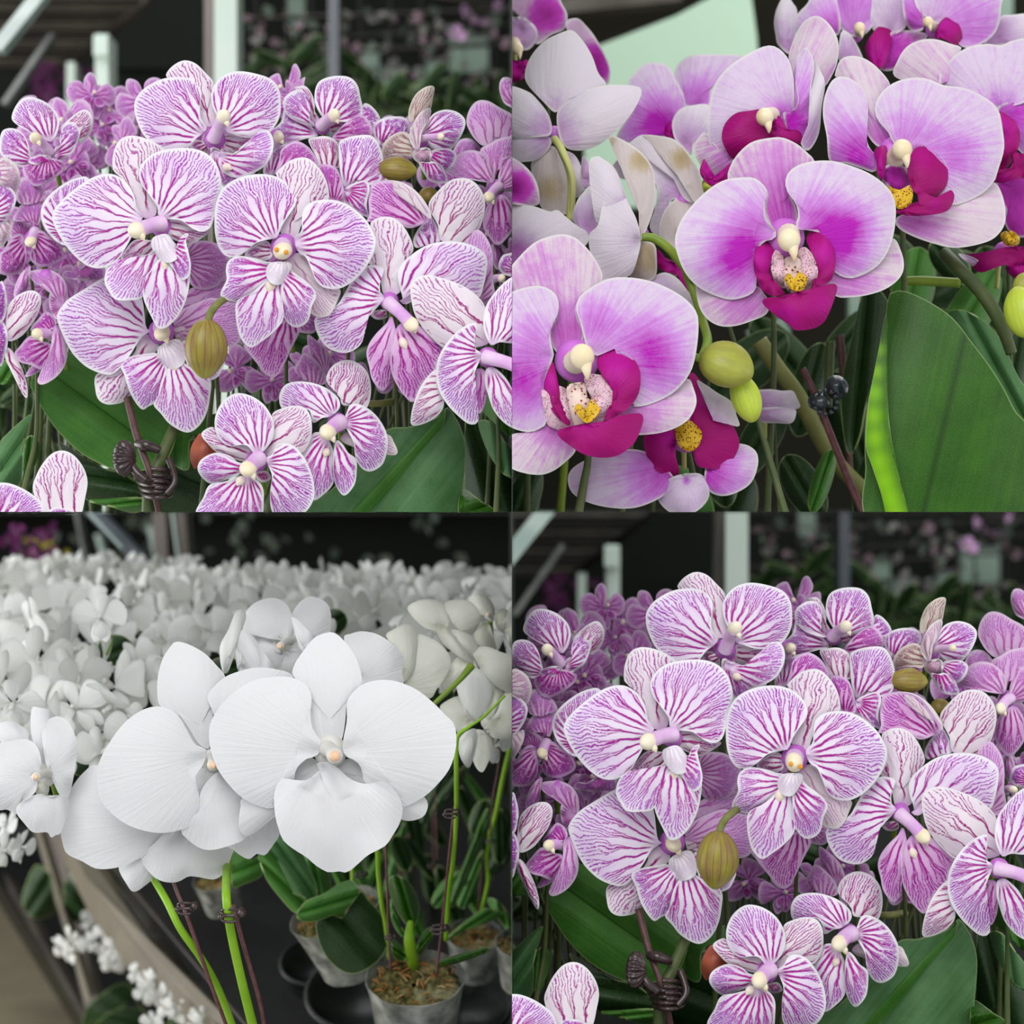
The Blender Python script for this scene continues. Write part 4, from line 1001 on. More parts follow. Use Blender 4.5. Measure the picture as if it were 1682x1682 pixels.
    flower(pl, 0.06, ('I', 320, 990), [
        ('p', 'I', '330 940 320 930 260 900 160 850 90 800 80 760 110 690 160 645 230 645 310 680 370 740 390 810 370 890 340 930', {}),
        ('p', 'I', '230 1060 0 920 20 860 80 845 140 870 180 930 200 1010 210 1070 150 1100 60 1060 0 1000', {}),
        ('p', 'I', '350 1020 360 980 400 950 400 880 430 820 480 805 520 840 520 900 480 1000 400 1060 350 1080', {}),
        ('s', 'I', '420 960 400 850 450 790 530 730 580 730 610 790 600 860 560 920 520 940 520 850', {}),
        ('m', 'I', '300 1040 150 1100 220 1070 320 1040 400 1060 430 1080 410 1130 330 1190 240 1225 180 1190', {}),
        ('l', 'I', '310 1030 180 1060 260 1020 330 1030 330 1080 260 1090', {}),
    ], column=('I', 320, 1000, 238, 912, 11), ring=12, label='small striped flower with a cream column')
    flower(pl, 0.035, ('I', -30, 1150), [
        ('e', 'I', '-40 1150 0 1050 40 1040 100 1080 130 1140 130 1200 100 1270 50 1240 0 1210 -50 1150', {}),
        ('e', 'I', '-40 1380 0 1220 60 1230 105 1290 90 1370 40 1450 0 1480 -40 1400', {'mat': 'petal', 'dy': -0.004}),
        ('e', 'I', '-20 1430 0 1500 50 1450 80 1440 80 1500 40 1590 0 1630 -30 1560', {}),
    ], label='pale striped petals cut by the left edge')
    stem_to(pl, 60, 260, 0.06)

    pl = plant('orchid_plant', 'shaded pink orchid low on the left beside the big left petal, %s' % wq, 'orchid', 55, 0.13)
    flower(pl, 0.06, ('I', 215, 1560), [
        ('d', 'I', '200 1420 120 1330 110 1220 160 1170 220 1190 280 1250 300 1310 240 1320 180 1330'),
        ('d', 'I', '230 1500 90 1450 110 1390 150 1340 230 1320 300 1330 280 1400 250 1480 200 1450', {'dy': -0.002}),
        ('m', 'I', '220 1560 250 1520 330 1560 400 1620 420 1690 350 1740 260 1750 200 1690'),
        ('m', 'I', '170 1580 30 1640 80 1560 140 1540 170 1620 170 1720 130 1790 60 1810 0 1790 0 1680'),
        ('d', 'I', '150 1560 60 1470 110 1440 200 1490 210 1560 150 1600 80 1600', {'dy': 0.006}),
        ('d', 'I', '300 1540 260 1400 320 1380 400 1440 420 1560 400 1660 330 1600', {'dy': 0.008}),
    ], column=('I', 230, 1530, 203, 1588, 11), ring=14, label='shaded pink flower facing out')
    flower(pl, 0.05, ('E', 300, 130), [
        ('d', 'E', '400 300 190 100 300 85 380 110 430 170 445 250 430 330 380 410 340 370 320 280 330 190 230 170'),
        ('d', 'E', '190 60 100 270 100 200 140 110 200 60 190 150 170 230'),
        ('d', 'E', '560 80 410 130 430 95 500 100 580 40 680 60 690 140 600 160 500 150', {'dy': 0.01}),
    ])
    stem_to(pl, 50, 440, 0.06)

    pl = plant('orchid_plant', 'striped oval petal over a drooping pink orchid flower, lower left side, %s' % wq, 'orchid', 30, 0.07)
    flower(pl, 0.02, ('E', -30, 470), [
        ('s', 'E', '20 540 40 440 60 320 110 260 180 225 240 230 270 280 250 370 200 450 140 520 60 555 40 500', {}),
        ('p', 'E', '-60 300 0 170 30 200 45 300 30 400 0 430 -60 400', {'dy': -0.004}),
        ('p', 'E', '-60 560 0 430 40 470 50 560 30 650 0 720 -60 600', {'dy': -0.003}),
        ('s', 'E', '30 580 40 600 80 620 140 730 175 840 180 925 150 900 90 780 40 670'),
    ], label='striped oval petals reaching in from the left edge')
    flower(pl, 0.035, ('E', 360, 510), [
        ('m', 'E', '350 500 200 480 260 400 300 360 350 390 370 440 340 480 260 490'),
        ('m', 'E', '350 560 95 640 130 590 200 520 280 555 340 580 330 680 280 740 200 710 130 690'),
        ('d', 'E', '370 450 350 470 400 460 440 600 430 700 380 780 310 830 262 838 250 800 300 720 335 600', {'dy': -0.006}),
        ('d', 'E', '330 640 280 740 170 790 200 730 240 700 300 690', {'dy': 0.004}),
    ], column=('E', 350, 510, 250, 508, 11), label='drooping pink flower with a pink column')
    stem_to(pl, 60, 560, 0.03)

    pl = plant('orchid_plant', 'striped flower peeping up at the bottom left corner, dark leaves behind, %s' % wq, 'orchid', 60, 0.04)
    flower(pl, -0.01, ('E', 300, 1760), [
        ('p', 'E', '-50 1800 -60 1500 0 1487 60 1490 140 1520 220 1570 280 1630 300 1740 200 1850 0 1850', {}),
        ('s', 'E', '420 1790 300 1700 220 1540 240 1440 290 1350 350 1290 420 1275 490 1310 550 1390 575 1480 560 1580 530 1700 460 1760', {}),
        ('p', 'E', '480 1790 330 1665 400 1650 480 1670 520 1720 500 1800 400 1850 320 1780', {'mat': 'lip'}),
    ])
    leaf(pl, 0.08, 'E', '-60 1500 0 1250 60 1160 200 1040 190 1100 150 1260 130 1480 60 1500 0 1490', mat='leafgrey')
    leaf(pl, 0.1, 'E', '150 1700 140 1280 190 1180 240 1200 250 1300 180 1420 140 1440', mat='leaf')
    leaf(pl, 0.09, 'E', '-40 900 0 680 60 700 110 770 110 830 60 810 0 780', mat='leaf')

    # ---------------- bottom pair of flowers with the broad leaf
    pl = plant('orchid_plant', 'orchid with two lower flowers in front of the broad green leaf, %s' % wq, 'orchid', 480, 0.04)
    flower(pl, -0.005, ('F', 0, 1340), [
        ('p', 'F', '45 1370 60 1330 100 1300 130 1240 180 1225 250 1250 310 1320 350 1400 375 1500 370 1600 300 1690 150 1710 95 1660 90 1540 100 1440', {}),
        ('s', 'F', '20 1290 40 1260 110 1140 100 1040 160 1000 250 980 320 1000 355 1060 360 1160 340 1230 290 1290 240 1240 150 1240 80 1310', {}),
        ('p', 'E', '1700 1310 1680 1300 1620 1240 1500 1240 1440 1190 1415 1120 1420 1040 1460 960 1530 905 1600 900 1680 930 1750 990 1800 1090 1790 1200 1720 1290', {}),
        ('s', 'E', '1670 1310 1640 1330 1580 1340 1440 1290 1380 1240 1325 1165 1400 1120 1450 1190 1500 1240 1650 1250', {}),
        ('p', 'E', '1630 1400 1620 1370 1560 1350 1510 1310 1420 1290 1330 1330 1300 1390 1330 1450 1390 1490 1470 1470 1570 1430', {'mat': 'lip'}),
        ('l', 'E', '1610 1450 1580 1450 1470 1480 1380 1500 1340 1580 1295 1700 1500 1750 1700 1750 1735 1600 1720 1500 1640 1440', {}),
        ('s', 'F', '20 1420 -10 1420 60 1410 90 1460 40 1480 0 1460'),
    ], column=('E', 1700, 1330, 1635, 1392, 15), callus=[('E', 1585, 1460, 1560, 1490, 9)], ring=18, label='lower left flower of the bottom pair')
    flower(pl, 0.012, ('F', 530, 1090), [
        ('s', 'F', '530 1040 460 820 480 740 540 690 610 680 680 710 730 770 750 860 740 950 710 1000 640 980 560 970 540 900', {}),
        ('p', 'F', '500 1060 480 1050 430 1060 370 1090 350 1020 300 980 180 1000 150 960 155 890 200 835 300 820 400 840 480 880 540 940 540 1000', {'mat': 'petal'}),
        ('p', 'F', '570 1100 570 1090 590 1030 620 970 700 980 780 1040 840 1130 860 1210 850 1300 820 1370 750 1410 690 1390 650 1320 640 1230 600 1150', {}),
        ('s', 'F', '560 1170 550 1200 600 1150 700 1150 860 1170 900 1220 925 1290 860 1300 640 1250', {'mat': 'pale'}),
        ('l', 'F', '470 1190 470 1200 440 1160 370 1160 350 1220 300 1290 330 1400 370 1500 370 1600 440 1560 500 1490 505 1400 510 1300', {}),
        ('l', 'F', '500 1200 520 1210 560 1230 600 1290 650 1330 655 1400 640 1500 575 1570 520 1500 505 1410 505 1300', {'dy': -0.002}),
    ], column=('F', 545, 1090, 470, 1150, 15), callus=[('F', 460, 1270, 445, 1300, 8)], ring=17, label='right flower of the bottom pair, its column pointing left')
    leaf(pl, 0.012, 'E', '1400 1300 1325 1165 1385 1240 1440 1290 1400 1330 1320 1340 1290 1392 1262 1350 1256 1280 1285 1205', mat='redbud', name='petal', rec=0.004, crease=0.0, label='russet brown folded petal')
    rod(pl, [('F', 740, 965, 0.05), ('F', 800, 965, 0.05), ('F', 900, 955, 0.06)], [6, 6, 7], 'olive', 'stem')
    leaf(pl, 0.05, 'F', '700 1750 320 1700 500 1530 700 1300 860 1140 1000 1120 1180 1060 1250 990 1310 1060 1350 1150 1370 1260 1365 1400 1350 1540 1325 1720 1000 1750', mat='leafgrey', fan=0.7, rec=0.015, hotc=None, label='broad grey-green leaf')
    leaf(pl, 0.052, 'F', '500 1750 380 1650 500 1530 700 1300 860 1140 1000 1120 1180 1060 1245 1000 1200 1150 1000 1420 740 1700 500 1750', mat='leaf', fan=0.7, rec=0.008)
    stem_to(pl, 470, 1340 / 4.005 + 422, -0.005)

    pl = plant('orchid_plant', 'dark plant of long green leaves at the bottom right corner, %s' % wq, 'orchid', 815, 0.1)
    leaf(pl, 0.06, 'F', '1640 1550 1465 1110 1490 1070 1550 1100 1620 1200 1700 1320 1740 1470 1620 1410 1530 1290', mat='leafgrey')
    leaf(pl, 0.05, 'F', '1300 1700 1350 1540 1450 1590 1590 1700 1450 1740 1330 1730', mat='leafbright')
    leaf(pl, 0.09, 'F', '1700 1300 1480 1000 1540 900 1700 1000 1740 1200 1620 1120', mat='leaf')
    leaf(pl, 0.12, 'F', '1600 1750 1380 1000 1450 1050 1500 1200 1600 1350 1740 1500 1740 1740 1400 1700 1370 1400', mat='leafdark')

    # ---------------- hanging petal under the second front flower
    pl = plant('orchid_plant', 'orchid hanging one blunt striped petal below the front flowers, %s' % wq, 'orchid', 440, 0.06)
    flower(pl, 0.03, ('B', 520, 1200), [
        ('d', 'B', '520 1180 240 1390 300 1400 500 1230 600 1270 610 1300 560 1400 470 1580 400 1590 330 1510', {'mat': 'hotlip', 'wave': 0.001}),
        ('d', 'B', '600 1200 590 1280 680 1180 730 1220 710 1300 650 1310', {'dy': 0.004}),
        ('d', 'B', '690 1700 580 1560 610 1480 640 1440 700 1480 770 1560 780 1640 700 1640', {'dy': 0.02, 'mat': 'dull'}),
        ('d', 'B', '780 1560 660 1330 720 1360 800 1440 840 1560 800 1600 700 1520', {'dy': 0.025, 'mat': 'dull'}),
    ])
    stem_to(pl, 470, 540, 0.03)

    # ---------------- the crowd behind
    rr = random.Random(11)
    spots = []
    for (x0, x1, y0, y1, n, Y0, s) in ((0, 140, 185, 300, 6, 0.2, 48), (130, 240, 155, 270, 9, 0.2, 42), (95, 230, 200, 340, 8, 0.14, 48),
                                       (225, 335, 145, 230, 6, 0.16, 44), (330, 480, 150, 260, 4, 0.14, 40), (0, 120, 300, 520, 9, 0.12, 50), (330, 480, 420, 560, 4, 0.1, 44),
                                       (380, 470, 590, 640, 2, 0.09, 42), (500, 610, 560, 640, 3, 0.09, 40), (600, 700, 230, 330, 4, 0.13, 44),
                                       (720, 841, 230, 480, 7, 0.12, 46), (640, 760, 200, 260, 3, 0.16, 40), (420, 500, 130, 230, 3, 0.12, 44), (740, 835, 430, 560, 3, 0.1, 42),
                                       (640, 740, 600, 640, 1, 0.12, 34), (90, 230, 430, 500, 4, 0.08, 42)):
        for k in range(n):
            spots.append((rr.uniform(x0, x1), y0 + (y1 - y0) * (k + rr.random()) / n, Y0 + rr.uniform(-0.01, 0.02), s * rr.uniform(0.85, 1.15)))
    spots.sort(key=lambda q: (int(q[0] / 170), q[1]))
    grp = None
    for k, (x, y, Y, s) in enumerate(spots):
        if k % 4 == 0:
            grp = plant('orchid_plant', 'shaded striped pink orchid in the crowd behind the big flowers, %s' % wq, 'orchid', x, Y + 0.05, 'striped orchids behind, ' + wq)
        mini(grp, x, y, Y, s, rr.uniform(-50, 50), rr.uniform(-45, 45), rr.uniform(-20, 30), rr.randrange(6))
        stem_to(grp, x, y + s * 0.2, Y, rad=4, bend=3)
# ================================================================== upper right quarter: lilac orchids with magenta lips
def pink_scene():
    cur['bay'] = 'ur'; cur['off'] = (0, 0)
    # ---------- main flower
    pl = plant('orchid_plant', 'lilac orchid with the fully open magenta-lipped flower facing the camera', 'orchid', 1290, 0.05)
    flower(pl, 0.0, ('M', 760, 760), [
        ('Q', 'M', '750 720 690 710 640 640 620 560 640 470 620 420 560 370 480 365 385 380 400 290 460 200 540 135 640 110 740 105 840 150 910 210 950 260 850 290 790 330 765 400 790 480 830 560 840 640 820 700', {'hotc': [(730, 620, 60, .75), (700, 300, 60, .25)]}),
        ('P', 'M', '700 760 700 720 650 660 625 600 625 530 640 470 620 420 560 375 470 368 360 385 250 450 140 560 70 660 35 770 50 870 100 990 180 1080 290 1140 400 1170 500 1150 560 1110 570 1050 560 950 570 860 620 790 690 770', {'hotc': [(420, 860, 42, .75), (540, 800, 30, .3), (560, 640, 40, .35), (450, 1000, 40, .35)], 'tip': 0.002}),
        ('P', 'M', '850 760 830 700 845 620 830 540 780 470 760 400 785 330 860 280 970 258 1090 262 1220 300 1330 350 1430 430 1480 520 1485 640 1465 770 1420 880 1350 960 1250 1015 1170 1028 1100 1000 1085 970 1090 900 1060 810 1000 740 930 715', {'hotc': [(1090, 740, 42, .8), (1230, 660, 30, .35), (1150, 860, 40, .4), (940, 600, 40, .4)], 'dy': -0.001, 'tip': 0.002}),
        ('Q', 'M', '680 1000 180 1070 290 1140 400 1170 500 1150 570 1080 620 1130 650 1180 640 1260 540 1310 420 1345 320 1340 240 1290 190 1200', {'hotc': [(480, 1180, 40, .5)]}),
        ('Q', 'M', '860 950 1060 1020 1090 990 1170 1028 1250 1015 1380 930 1465 770 1520 850 1540 950 1510 1030 1420 1100 1300 1140 1180 1155 1100 1150 1000 1080', {'hotc': [(1200, 1060, 40, .45)]}),
        ('L', 'M', '650 1000 640 785 590 800 555 880 555 960 575 1040 610 1110 680 1145 760 1135 700 1080 665 1000 665 920 690 860 670 820', {'hotc': [(600, 900, 30, .8)]}),
        ('L', 'M', '960 1000 900 770 940 715 1000 740 1060 800 1090 880 1085 970 1060 1040 1000 1080 930 1100 970 1020 965 930 930 850', {'hotc': [(1020, 860, 30, .8)]}),
        ('L', 'M', '840 1130 610 1190 640 1160 730 1150 830 1120 940 1100 1060 1065 1100 1080 1090 1140 1050 1250 1010 1320 940 1360 830 1370 780 1330 680 1260', {'dy': -0.004, 'hotc': [(760, 1280, 25, .7), (1000, 1200, 25, .6)]}),
        ('o', 'M', '700 950 690 850 740 880 755 960 765 1090 700 1060 668 960', {}),
        ('o', 'M', '920 950 850 850 900 830 950 900 975 1000 940 1080 880 1110 850 960', {}),
        ('z', 'M', '820 1000 760 900 850 900 870 1000 900 1080 830 1125 770 1100 750 1000', {'dy': -0.001}),
        ('c', 'M', '820 1100 745 995 790 1000 820 1030 850 985 890 970 905 1040 880 1100 830 1115 780 1080', {}),
    ], column=('M', 782, 745, 785, 778, 20, 'f', 0.016), ring=22, species='pink', label='open flower with a cream column over a magenta lip')
    rod(pl, [('L', 1150, 430, 0.045), ('L', 1215, 600, 0.04), ('L', 1262, 760, 0.03), ('L', 1290, 880, 0.02), ('L', 1255, 990, 0.01)], [8, 8, 8, 8], 'stem', 'stem')
    rod(pl, [('J', 860, 1560, 0.035), ('J', 940, 1570, 0.035), ('J', 1050, 1650, 0.035), ('J', 1200, 1840, 0.04)], [7, 8, 8, 8], 'stem', 'stem', label='curved green flower stalk')
    bud(pl, -0.002, 'L', 1415, 1045, 47, 38, -20, mat='budgreen', stalk=[('L', 1240, 1000), ('L', 1220, 990), ('L', 1200, 980, 0.01)], point=0.15, lob=0.07, label='round yellow-green flower bud')
    bud(pl, 0.01, 'L', 1540, 1260, 42, 25, -70, mat='budplain', point=0.1, lob=0.05, label='smooth bright green bud below the round one')
    stem_to(pl, 1180, 480, 0.02, rad=7, mat='darkstem', bend=4)

    # ---------- lower left flower
    pl = plant('orchid_plant', 'lilac orchid in the foreground whose left petal meets the left divider', 'orchid', 950, 0.03)
    flower(pl, -0.02, ('L', 430, 1010), [
        ('Q', 'L', '370 960 300 960 260 880 250 820 300 700 300 620 260 550 150 520 -20 550 -30 440 60 320 160 230 270 190 350 180 430 210 520 300 590 420 590 495 500 540 430 640 440 720 475 820 460 910 380 925', {'hotc': [(370, 820, 45, .7), (200, 400, 50, .25)]}),
        ('P', 'L', '290 1000 280 970 255 860 270 760 310 680 300 590 240 535 150 520 0 560 -150 640 -280 800 -300 1000 -220 1250 -50 1420 100 1480 200 1450 235 1400 210 1250 230 1120 265 1020', {'hotc': [(80, 1150, 50, .8), (150, 850, 40, .3)]}),
        ('P', 'L', '540 990 500 930 475 850 450 750 425 670 450 590 540 520 650 470 780 465 920 490 1060 550 1160 620 1220 700 1230 800 1215 950 1180 1080 1100 1190 1000 1260 880 1305 800 1305 840 1200 850 1100 800 1000 720 950 640 930 560 980', {'hotc': [(900, 930, 48, .75), (560, 760, 38, .5), (1000, 1100, 40, .3)]}),
        ('Q', 'L', '560 1300 640 1380 800 1310 1000 1260 1150 1130 1200 1200 1215 1300 1150 1410 1000 1480 800 1500 700 1480', {'hotc': [(850, 1350, 50, .4)]}),
        ('Q', 'L', '300 1400 200 1400 100 1480 0 1500 -100 1600 0 1720 200 1760 350 1680 420 1560', {}),
        ('L', 'L', '640 1250 570 1000 620 940 680 925 760 960 830 1040 850 1130 830 1240 760 1330 660 1390 610 1400 680 1280 690 1190 620 1130 570 1060', {'hotc': [(680, 1060, 38, .8)]}),
        ('L', 'L', '300 1300 270 1020 230 1110 215 1190 250 1310 330 1410 390 1430 330 1290 310 1180 290 1080', {'hotc': [(240, 1150, 25, .8)]}),
        ('o', 'L', '560 1250 480 1120 600 1110 690 1190 680 1290 600 1410 540 1430 540 1300', {}),
        ('o', 'L', '300 1300 205 1200 210 1300 240 1430 340 1460 420 1430 400 1300 370 1210 310 1180 300 1260', {'dy': 0.004}),
        ('z', 'L', '440 1200 370 1180 480 1160 500 1250 560 1300 580 1380 500 1450 420 1440 380 1300', {'dy': -0.001}),
        ('c', 'L', '490 1400 385 1275 440 1290 490 1330 520 1270 570 1235 590 1290 570 1360 500 1420 440 1370', {}),
        ('L', 'L', '500 1420 300 1480 450 1430 620 1410 720 1370 850 1360 860 1430 800 1560 680 1640 520 1640 400 1580', {'dy': -0.004}),
    ], column=('L', 420, 1020, 465, 985, 21, 'f', 0.016), ring=24, species='pink', label='foreground flower with a yellow spotted throat')
    stem_to(pl, 960, 640, -0.02, rad=8, mat='darkstem')

    # ---------- flower below the buds, mostly hidden
    pl = plant('orchid_plant', 'dark magenta-lipped orchid below the round green bud', 'orchid', 1130, 0.06)
    flower(pl, 0.03, ('L', 1150, 1500), [
        ('L', 'L', '1200 1500 1170 1120 1250 1150 1320 1230 1400 1320 1450 1420 1500 1560 1420 1700 1300 1720 1200 1640', {'hotc': [(1250, 1250, 30, .4)]}),
        ('L', 'L', '1060 1560 940 1400 1040 1430 1080 1520 1080 1640 1100 1760 960 1740 880 1600 880 1480', {}),
        ('W', 'L', '1300 1500 1220 1140 1280 1170 1350 1220 1450 1285 1480 1370 1500 1440 1440 1420 1350 1320 1260 1220', {'dy': -0.008, 'name': 'sepal'}),
        ('c', 'L', '1170 1560 1090 1400 1180 1410 1240 1420 1250 1520 1200 1600 1120 1590 1080 1500', {}),
        ('P', 'L', '1050 1700 900 1620 700 1600 500 1660 380 1750 400 1880 560 1960 800 1980 1000 1900 1080 1800', {'hotc': [(1000, 1750, 60, .7)]}),
        ('P', 'L', '1250 1700 1300 1650 1480 1560 1600 1600 1620 1700 1560 1830 1400 1900 1280 1840', {'hotc': [(1300, 1750, 50, .8)]}),
        ('P', 'L', '1150 1800 1050 1780 1250 1760 1300 1900 1200 2010 1050 2010 960 1900', {}),
    ], ring=20, species='pink', label='half hidden flower with a golden throat')
    stem_to(pl, 1130, 740, 0.03, rad=8, mat='darkstem')

    # ---------- flower above the main one
    pl = plant('orchid_plant', 'lilac orchid with an upright folded petal just above the main open flower', 'orchid', 1260, 0.12)
    flower(pl, 0.045, ('K', 40, 830), [
        ('P', 'X', '1285 190 1300 230 1305 170 1302 120 1290 90 1265 75 1230 88 1195 112 1172 145 1163 200 1166 240 1182 264 1205 262 1235 240 1270 215', {'hotc': [(1285, 190, 26, .6), (1190, 240, 20, .1)]}),
        ('Q', 'K', '110 780 90 740 140 560 150 450 135 370 180 230 240 140 310 105 370 130 430 200 460 290 450 420 400 530 370 570 330 640 220 760', {'hotc': [(140, 680, 40, .55)]}),
        ('P', 'K', '140 780 100 740 130 750 200 680 190 560 180 420 215 340 250 312 290 370 302 460 278 600 285 740 240 930 190 930 120 860', {'hotc': [(160, 820, 34, .9), (220, 600, 40, .3)], 'dy': -0.003}),
        ('W', 'K', '230 920 296 400 350 480 372 560 350 700 330 880 265 990 215 945 255 860 285 720 275 600', {'dy': -0.005}),
        ('Q', 'J', '1500 950 1200 1000 1210 940 1270 870 1310 930 1380 1000 1460 1040 1400 1160 1300 1180 1250 1100', {'hotc': [(1420, 1050, 30, .4)]}),
        ('L', 'J', '1640 850 1570 730 1480 745 1410 810 1385 890 1400 960 1465 1050 1560 1000 1680 960 1740 860 1720 740 1640 720', {'hotc': [(1480, 800, 25, .3)]}),
        ('L', 'K', '20 840 -20 900 50 765 90 790 130 850 200 860 232 920 210 948 100 940 0 950', {'mat': 'ulip'}),
        ('L', 'J', '1330 1170 1268 1045 1250 1100 1290 1170 1340 1195 1390 1170 1420 1100 1470 1060 1450 1160 1400 1210 1330 1228 1270 1190 1240 1120', {'dy': -0.004}),
        ('W', 'J', '1300 1200 1270 1270 1260 1180 1330 1230 1400 1210 1330 1270', {'mat': 'budplain', 'dy': 0.01, 'name': 'sepal'}),
    ], column=('K', 20, 760, -22, 770, 16, 'f', 0.018), ring=18, species='pink', label='flower turned left with a cream column over a dark lip')
    stem_to(pl, 1265, 260, 0.05, rad=7, mat='darkstem')

    # ---------- right flower
    pl = plant('orchid_plant', 'lilac orchid on the right with a huge pale round petal and yellow throat', 'orchid', 1480, 0.1)
    flower(pl, 0.03, ('K', 830, 1000), [
        ('P', 'K', '930 1000 830 950 790 870 720 790 700 710 730 630 800 560 900 520 1030 515 1150 560 1290 580 1420 640 1510 720 1540 850 1550 980 1510 1120 1480 1200 1380 1290 1210 1350 1120 1290 1180 1150 1160 1060 1090 990 1010 960 940 1000', {'hotc': [(1230, 1000, 44, .45), (940, 880, 44, .35)]}),
        ('P', 'K', '740 1080 720 1050 660 960 640 850 655 700 630 600 560 530 490 505 420 530 370 640 360 760 385 900 405 1060 500 1070 620 1110 700 1130', {'hotc': [(600, 1050, 44, .75), (500, 900, 40, .3)]}),
        ('Q', 'K', '800 990 820 940 790 870 720 790 700 700 740 620 800 560 730 460 640 390 550 368 480 390 450 450 440 510 490 505 570 535 640 620 655 720 640 850 700 950 780 980', {'hotc': [(740, 920, 40, .6)]}),
        ('Q', 'K', '850 1380 840 1480 860 1420 1000 1410 1200 1350 1380 1290 1480 1200 1540 1290 1560 1430 1530 1520 1440 1590 1240 1630 1080 1600 920 1540', {'hotc': [(960, 1460, 40, .6)]}),
        ('L', 'K', '900 1250 940 1010 1000 965 1080 985 1150 1050 1180 1120 1170 1220 1100 1295 1020 1290 950 1250 915 1120', {'hotc': [(1000, 1040, 25, .4)]}),
        ('L', 'K', '740 1180 695 1000 730 965 775 965 775 1050 750 1180 715 1130 715 1050', {}),
        ('G', 'K', '830 1150 750 1120 800 1080 900 1100 950 1200 940 1270 850 1290 780 1220 745 1180', {'dy': -0.002, 'hotc': [(830, 1150, 60, .9)], 'name': 'lip'}),
        ('c', 'K', '850 1350 790 1225 860 1250 930 1220 950 1270 930 1350 850 1372 820 1290', {}),
        ('L', 'K', '950 1370 840 1390 950 1340 1030 1310 980 1250 1100 1300 1170 1300 1200 1250 1222 1300 1170 1390 1000 1418 880 1412', {'dy': -0.003, 'hotc': [(1100, 1350, 12, .5)]}),
    ], column=('K', 830, 1050, 880, 985, 18, 'f', 0.016), ring=18, species='pink', label='right flower with a broad pale petal')
    rod(pl, [('N', 1160, -20, 0.08), ('N', 1250, 80, 0.07), ('N', 1400, 240, 0.07), ('N', 1520, 430, 0.07), ('N', 1600, 640, 0.075)], [11, 12, 12, 10], 'darkstem', 'stem')
    rod(pl, [('N', 880, 170, 0.09), ('N', 1000, 165, 0.09), ('N', 1260, 180, 0.09)], [8, 9, 9], 'stem', 'stem')
    stem_to(pl, 1480, 300, 0.04, rad=8, mat='darkstem')

    # ---------- far right
    pl = plant('orchid_plant', 'lilac orchid cut by the right edge with a dark magenta lip curling left', 'orchid', 1650, 0.16)
    flower(pl, 0.075, ('K', 1560, 760), [
        ('P', 'K', '1520 720 1120 540 1150 460 1220 370 1320 310 1440 290 1530 300 1600 270 1720 260 1800 400 1720 640 1600 700 1500 710 1380 650 1290 590', {'hotc': [(1500, 760, 40, .5)]}),
        ('Q', 'K', '1300 640 830 500 850 400 910 310 1000 265 1100 260 1200 290 1270 320 1190 400 1130 480 1110 560 1000 560', {}),
        ('P', 'K', '1560 760 1500 720 1600 660 1720 630 1800 800 1720 1020 1620 960 1540 860', {'hotc': [(1620, 780, 50, .8)]}),
        ('L', 'K', '1540 900 1510 735 1590 770 1640 830 1655 920 1620 1030 1560 1110 1500 1140 1530 980 1540 850', {'dy': -0.002}),
        ('L', 'K', '1640 1100 1420 1128 1520 1140 1600 1090 1612 985 1650 1010 1740 1020 1740 1150 1620 1180 1530 1205 1460 1180', {'dy': -0.004, 'hotc': [(1560, 1170, 12, .6)]}),
        ('G', 'K', '1600 1250 1460 1240 1560 1180 1740 1140 1740 1500 1640 1560 1560 1480 1560 1380', {'hotc': [(1600, 1300, 90, .7)], 'dy': 0.012}),
    ], ring=16, species='pink')
    flower(pl, 0.09, ('N', 1560, -20), [
        ('L', 'N', '1600 0 1270 0 1400 -20 1600 -60 1740 -40 1740 60 1620 110 1560 60 1400 110 1330 60', {'hotc': [(1400, 60, 20, .2)]}),
        ('W', 'N', '1400 40 1250 -10 1340 10 1420 60 1420 90 1330 60', {'dy': -0.004, 'name': 'sepal'}),
        ('L', 'N', '1660 60 1560 80 1640 60 1740 40 1740 140 1640 160', {}),
        ('c', 'K', '1600 1560 1530 1540 1600 1520 1650 1560 1640 1610 1560 1610', {}),
    ], ring=14, species='pink')
    bud(pl, 0.05, 'N', 1670, 370, 46, 30, 100, mat='budplain', point=0.15, label='pale yellow-green bud at the right edge')
    bud(pl, 0.056, 'N', 1670, 190, 22, 15, 70, mat='budgreen', point=0.1)
    stem_to(pl, 1655, 330, 0.08, rad=7, mat='darkstem')

    # ---------- soft flowers along the top
    pl = plant('orchid_plant', 'blurred pair of lilac orchid flowers along the top edge, dark lips showing', 'orchid', 1430, 0.3)
    flower(pl, 0.16, ('K', 560, 210), [
        ('P', 'K', '470 240 170 190 190 100 260 20 300 -60 430 -20 465 80 475 200 440 230 380 130 300 105 200 200', {'hotc': [(440, 180, 40, .6)]}),
        ('P', 'K', '560 200 460 -60 650 -80 720 60 680 180 600 240 500 220 460 100', {'hotc': [(540, 50, 50, .5)]}),
        ('W', 'K', '800 200 640 -60 900 -60 900 60 900 180 800 230 680 180', {'hotc': [(850, 120, 50, .5)]}),
        ('L', 'K', '720 420 680 230 720 180 770 165 815 220 800 310 760 440 680 430 640 330 650 280', {}),
        ('G', 'K', '800 300 800 220 950 205 1050 240 920 330 840 450 740 460 720 400', {'hotc': [(800, 350, 50, .6)]}),
        ('W', 'K', '120 330 50 230 40 140 60 50 110 -30 160 20 190 100 160 350 70 300', {'dy': 0.03}),
        ('W', 'K', '540 400 470 260 490 205 540 230 600 330 610 400 470 400', {'dy': -0.02}),
    ], column=('K', 600, 210, 600, 185, 11, 'f', 0.03), ring=14, species='pink')
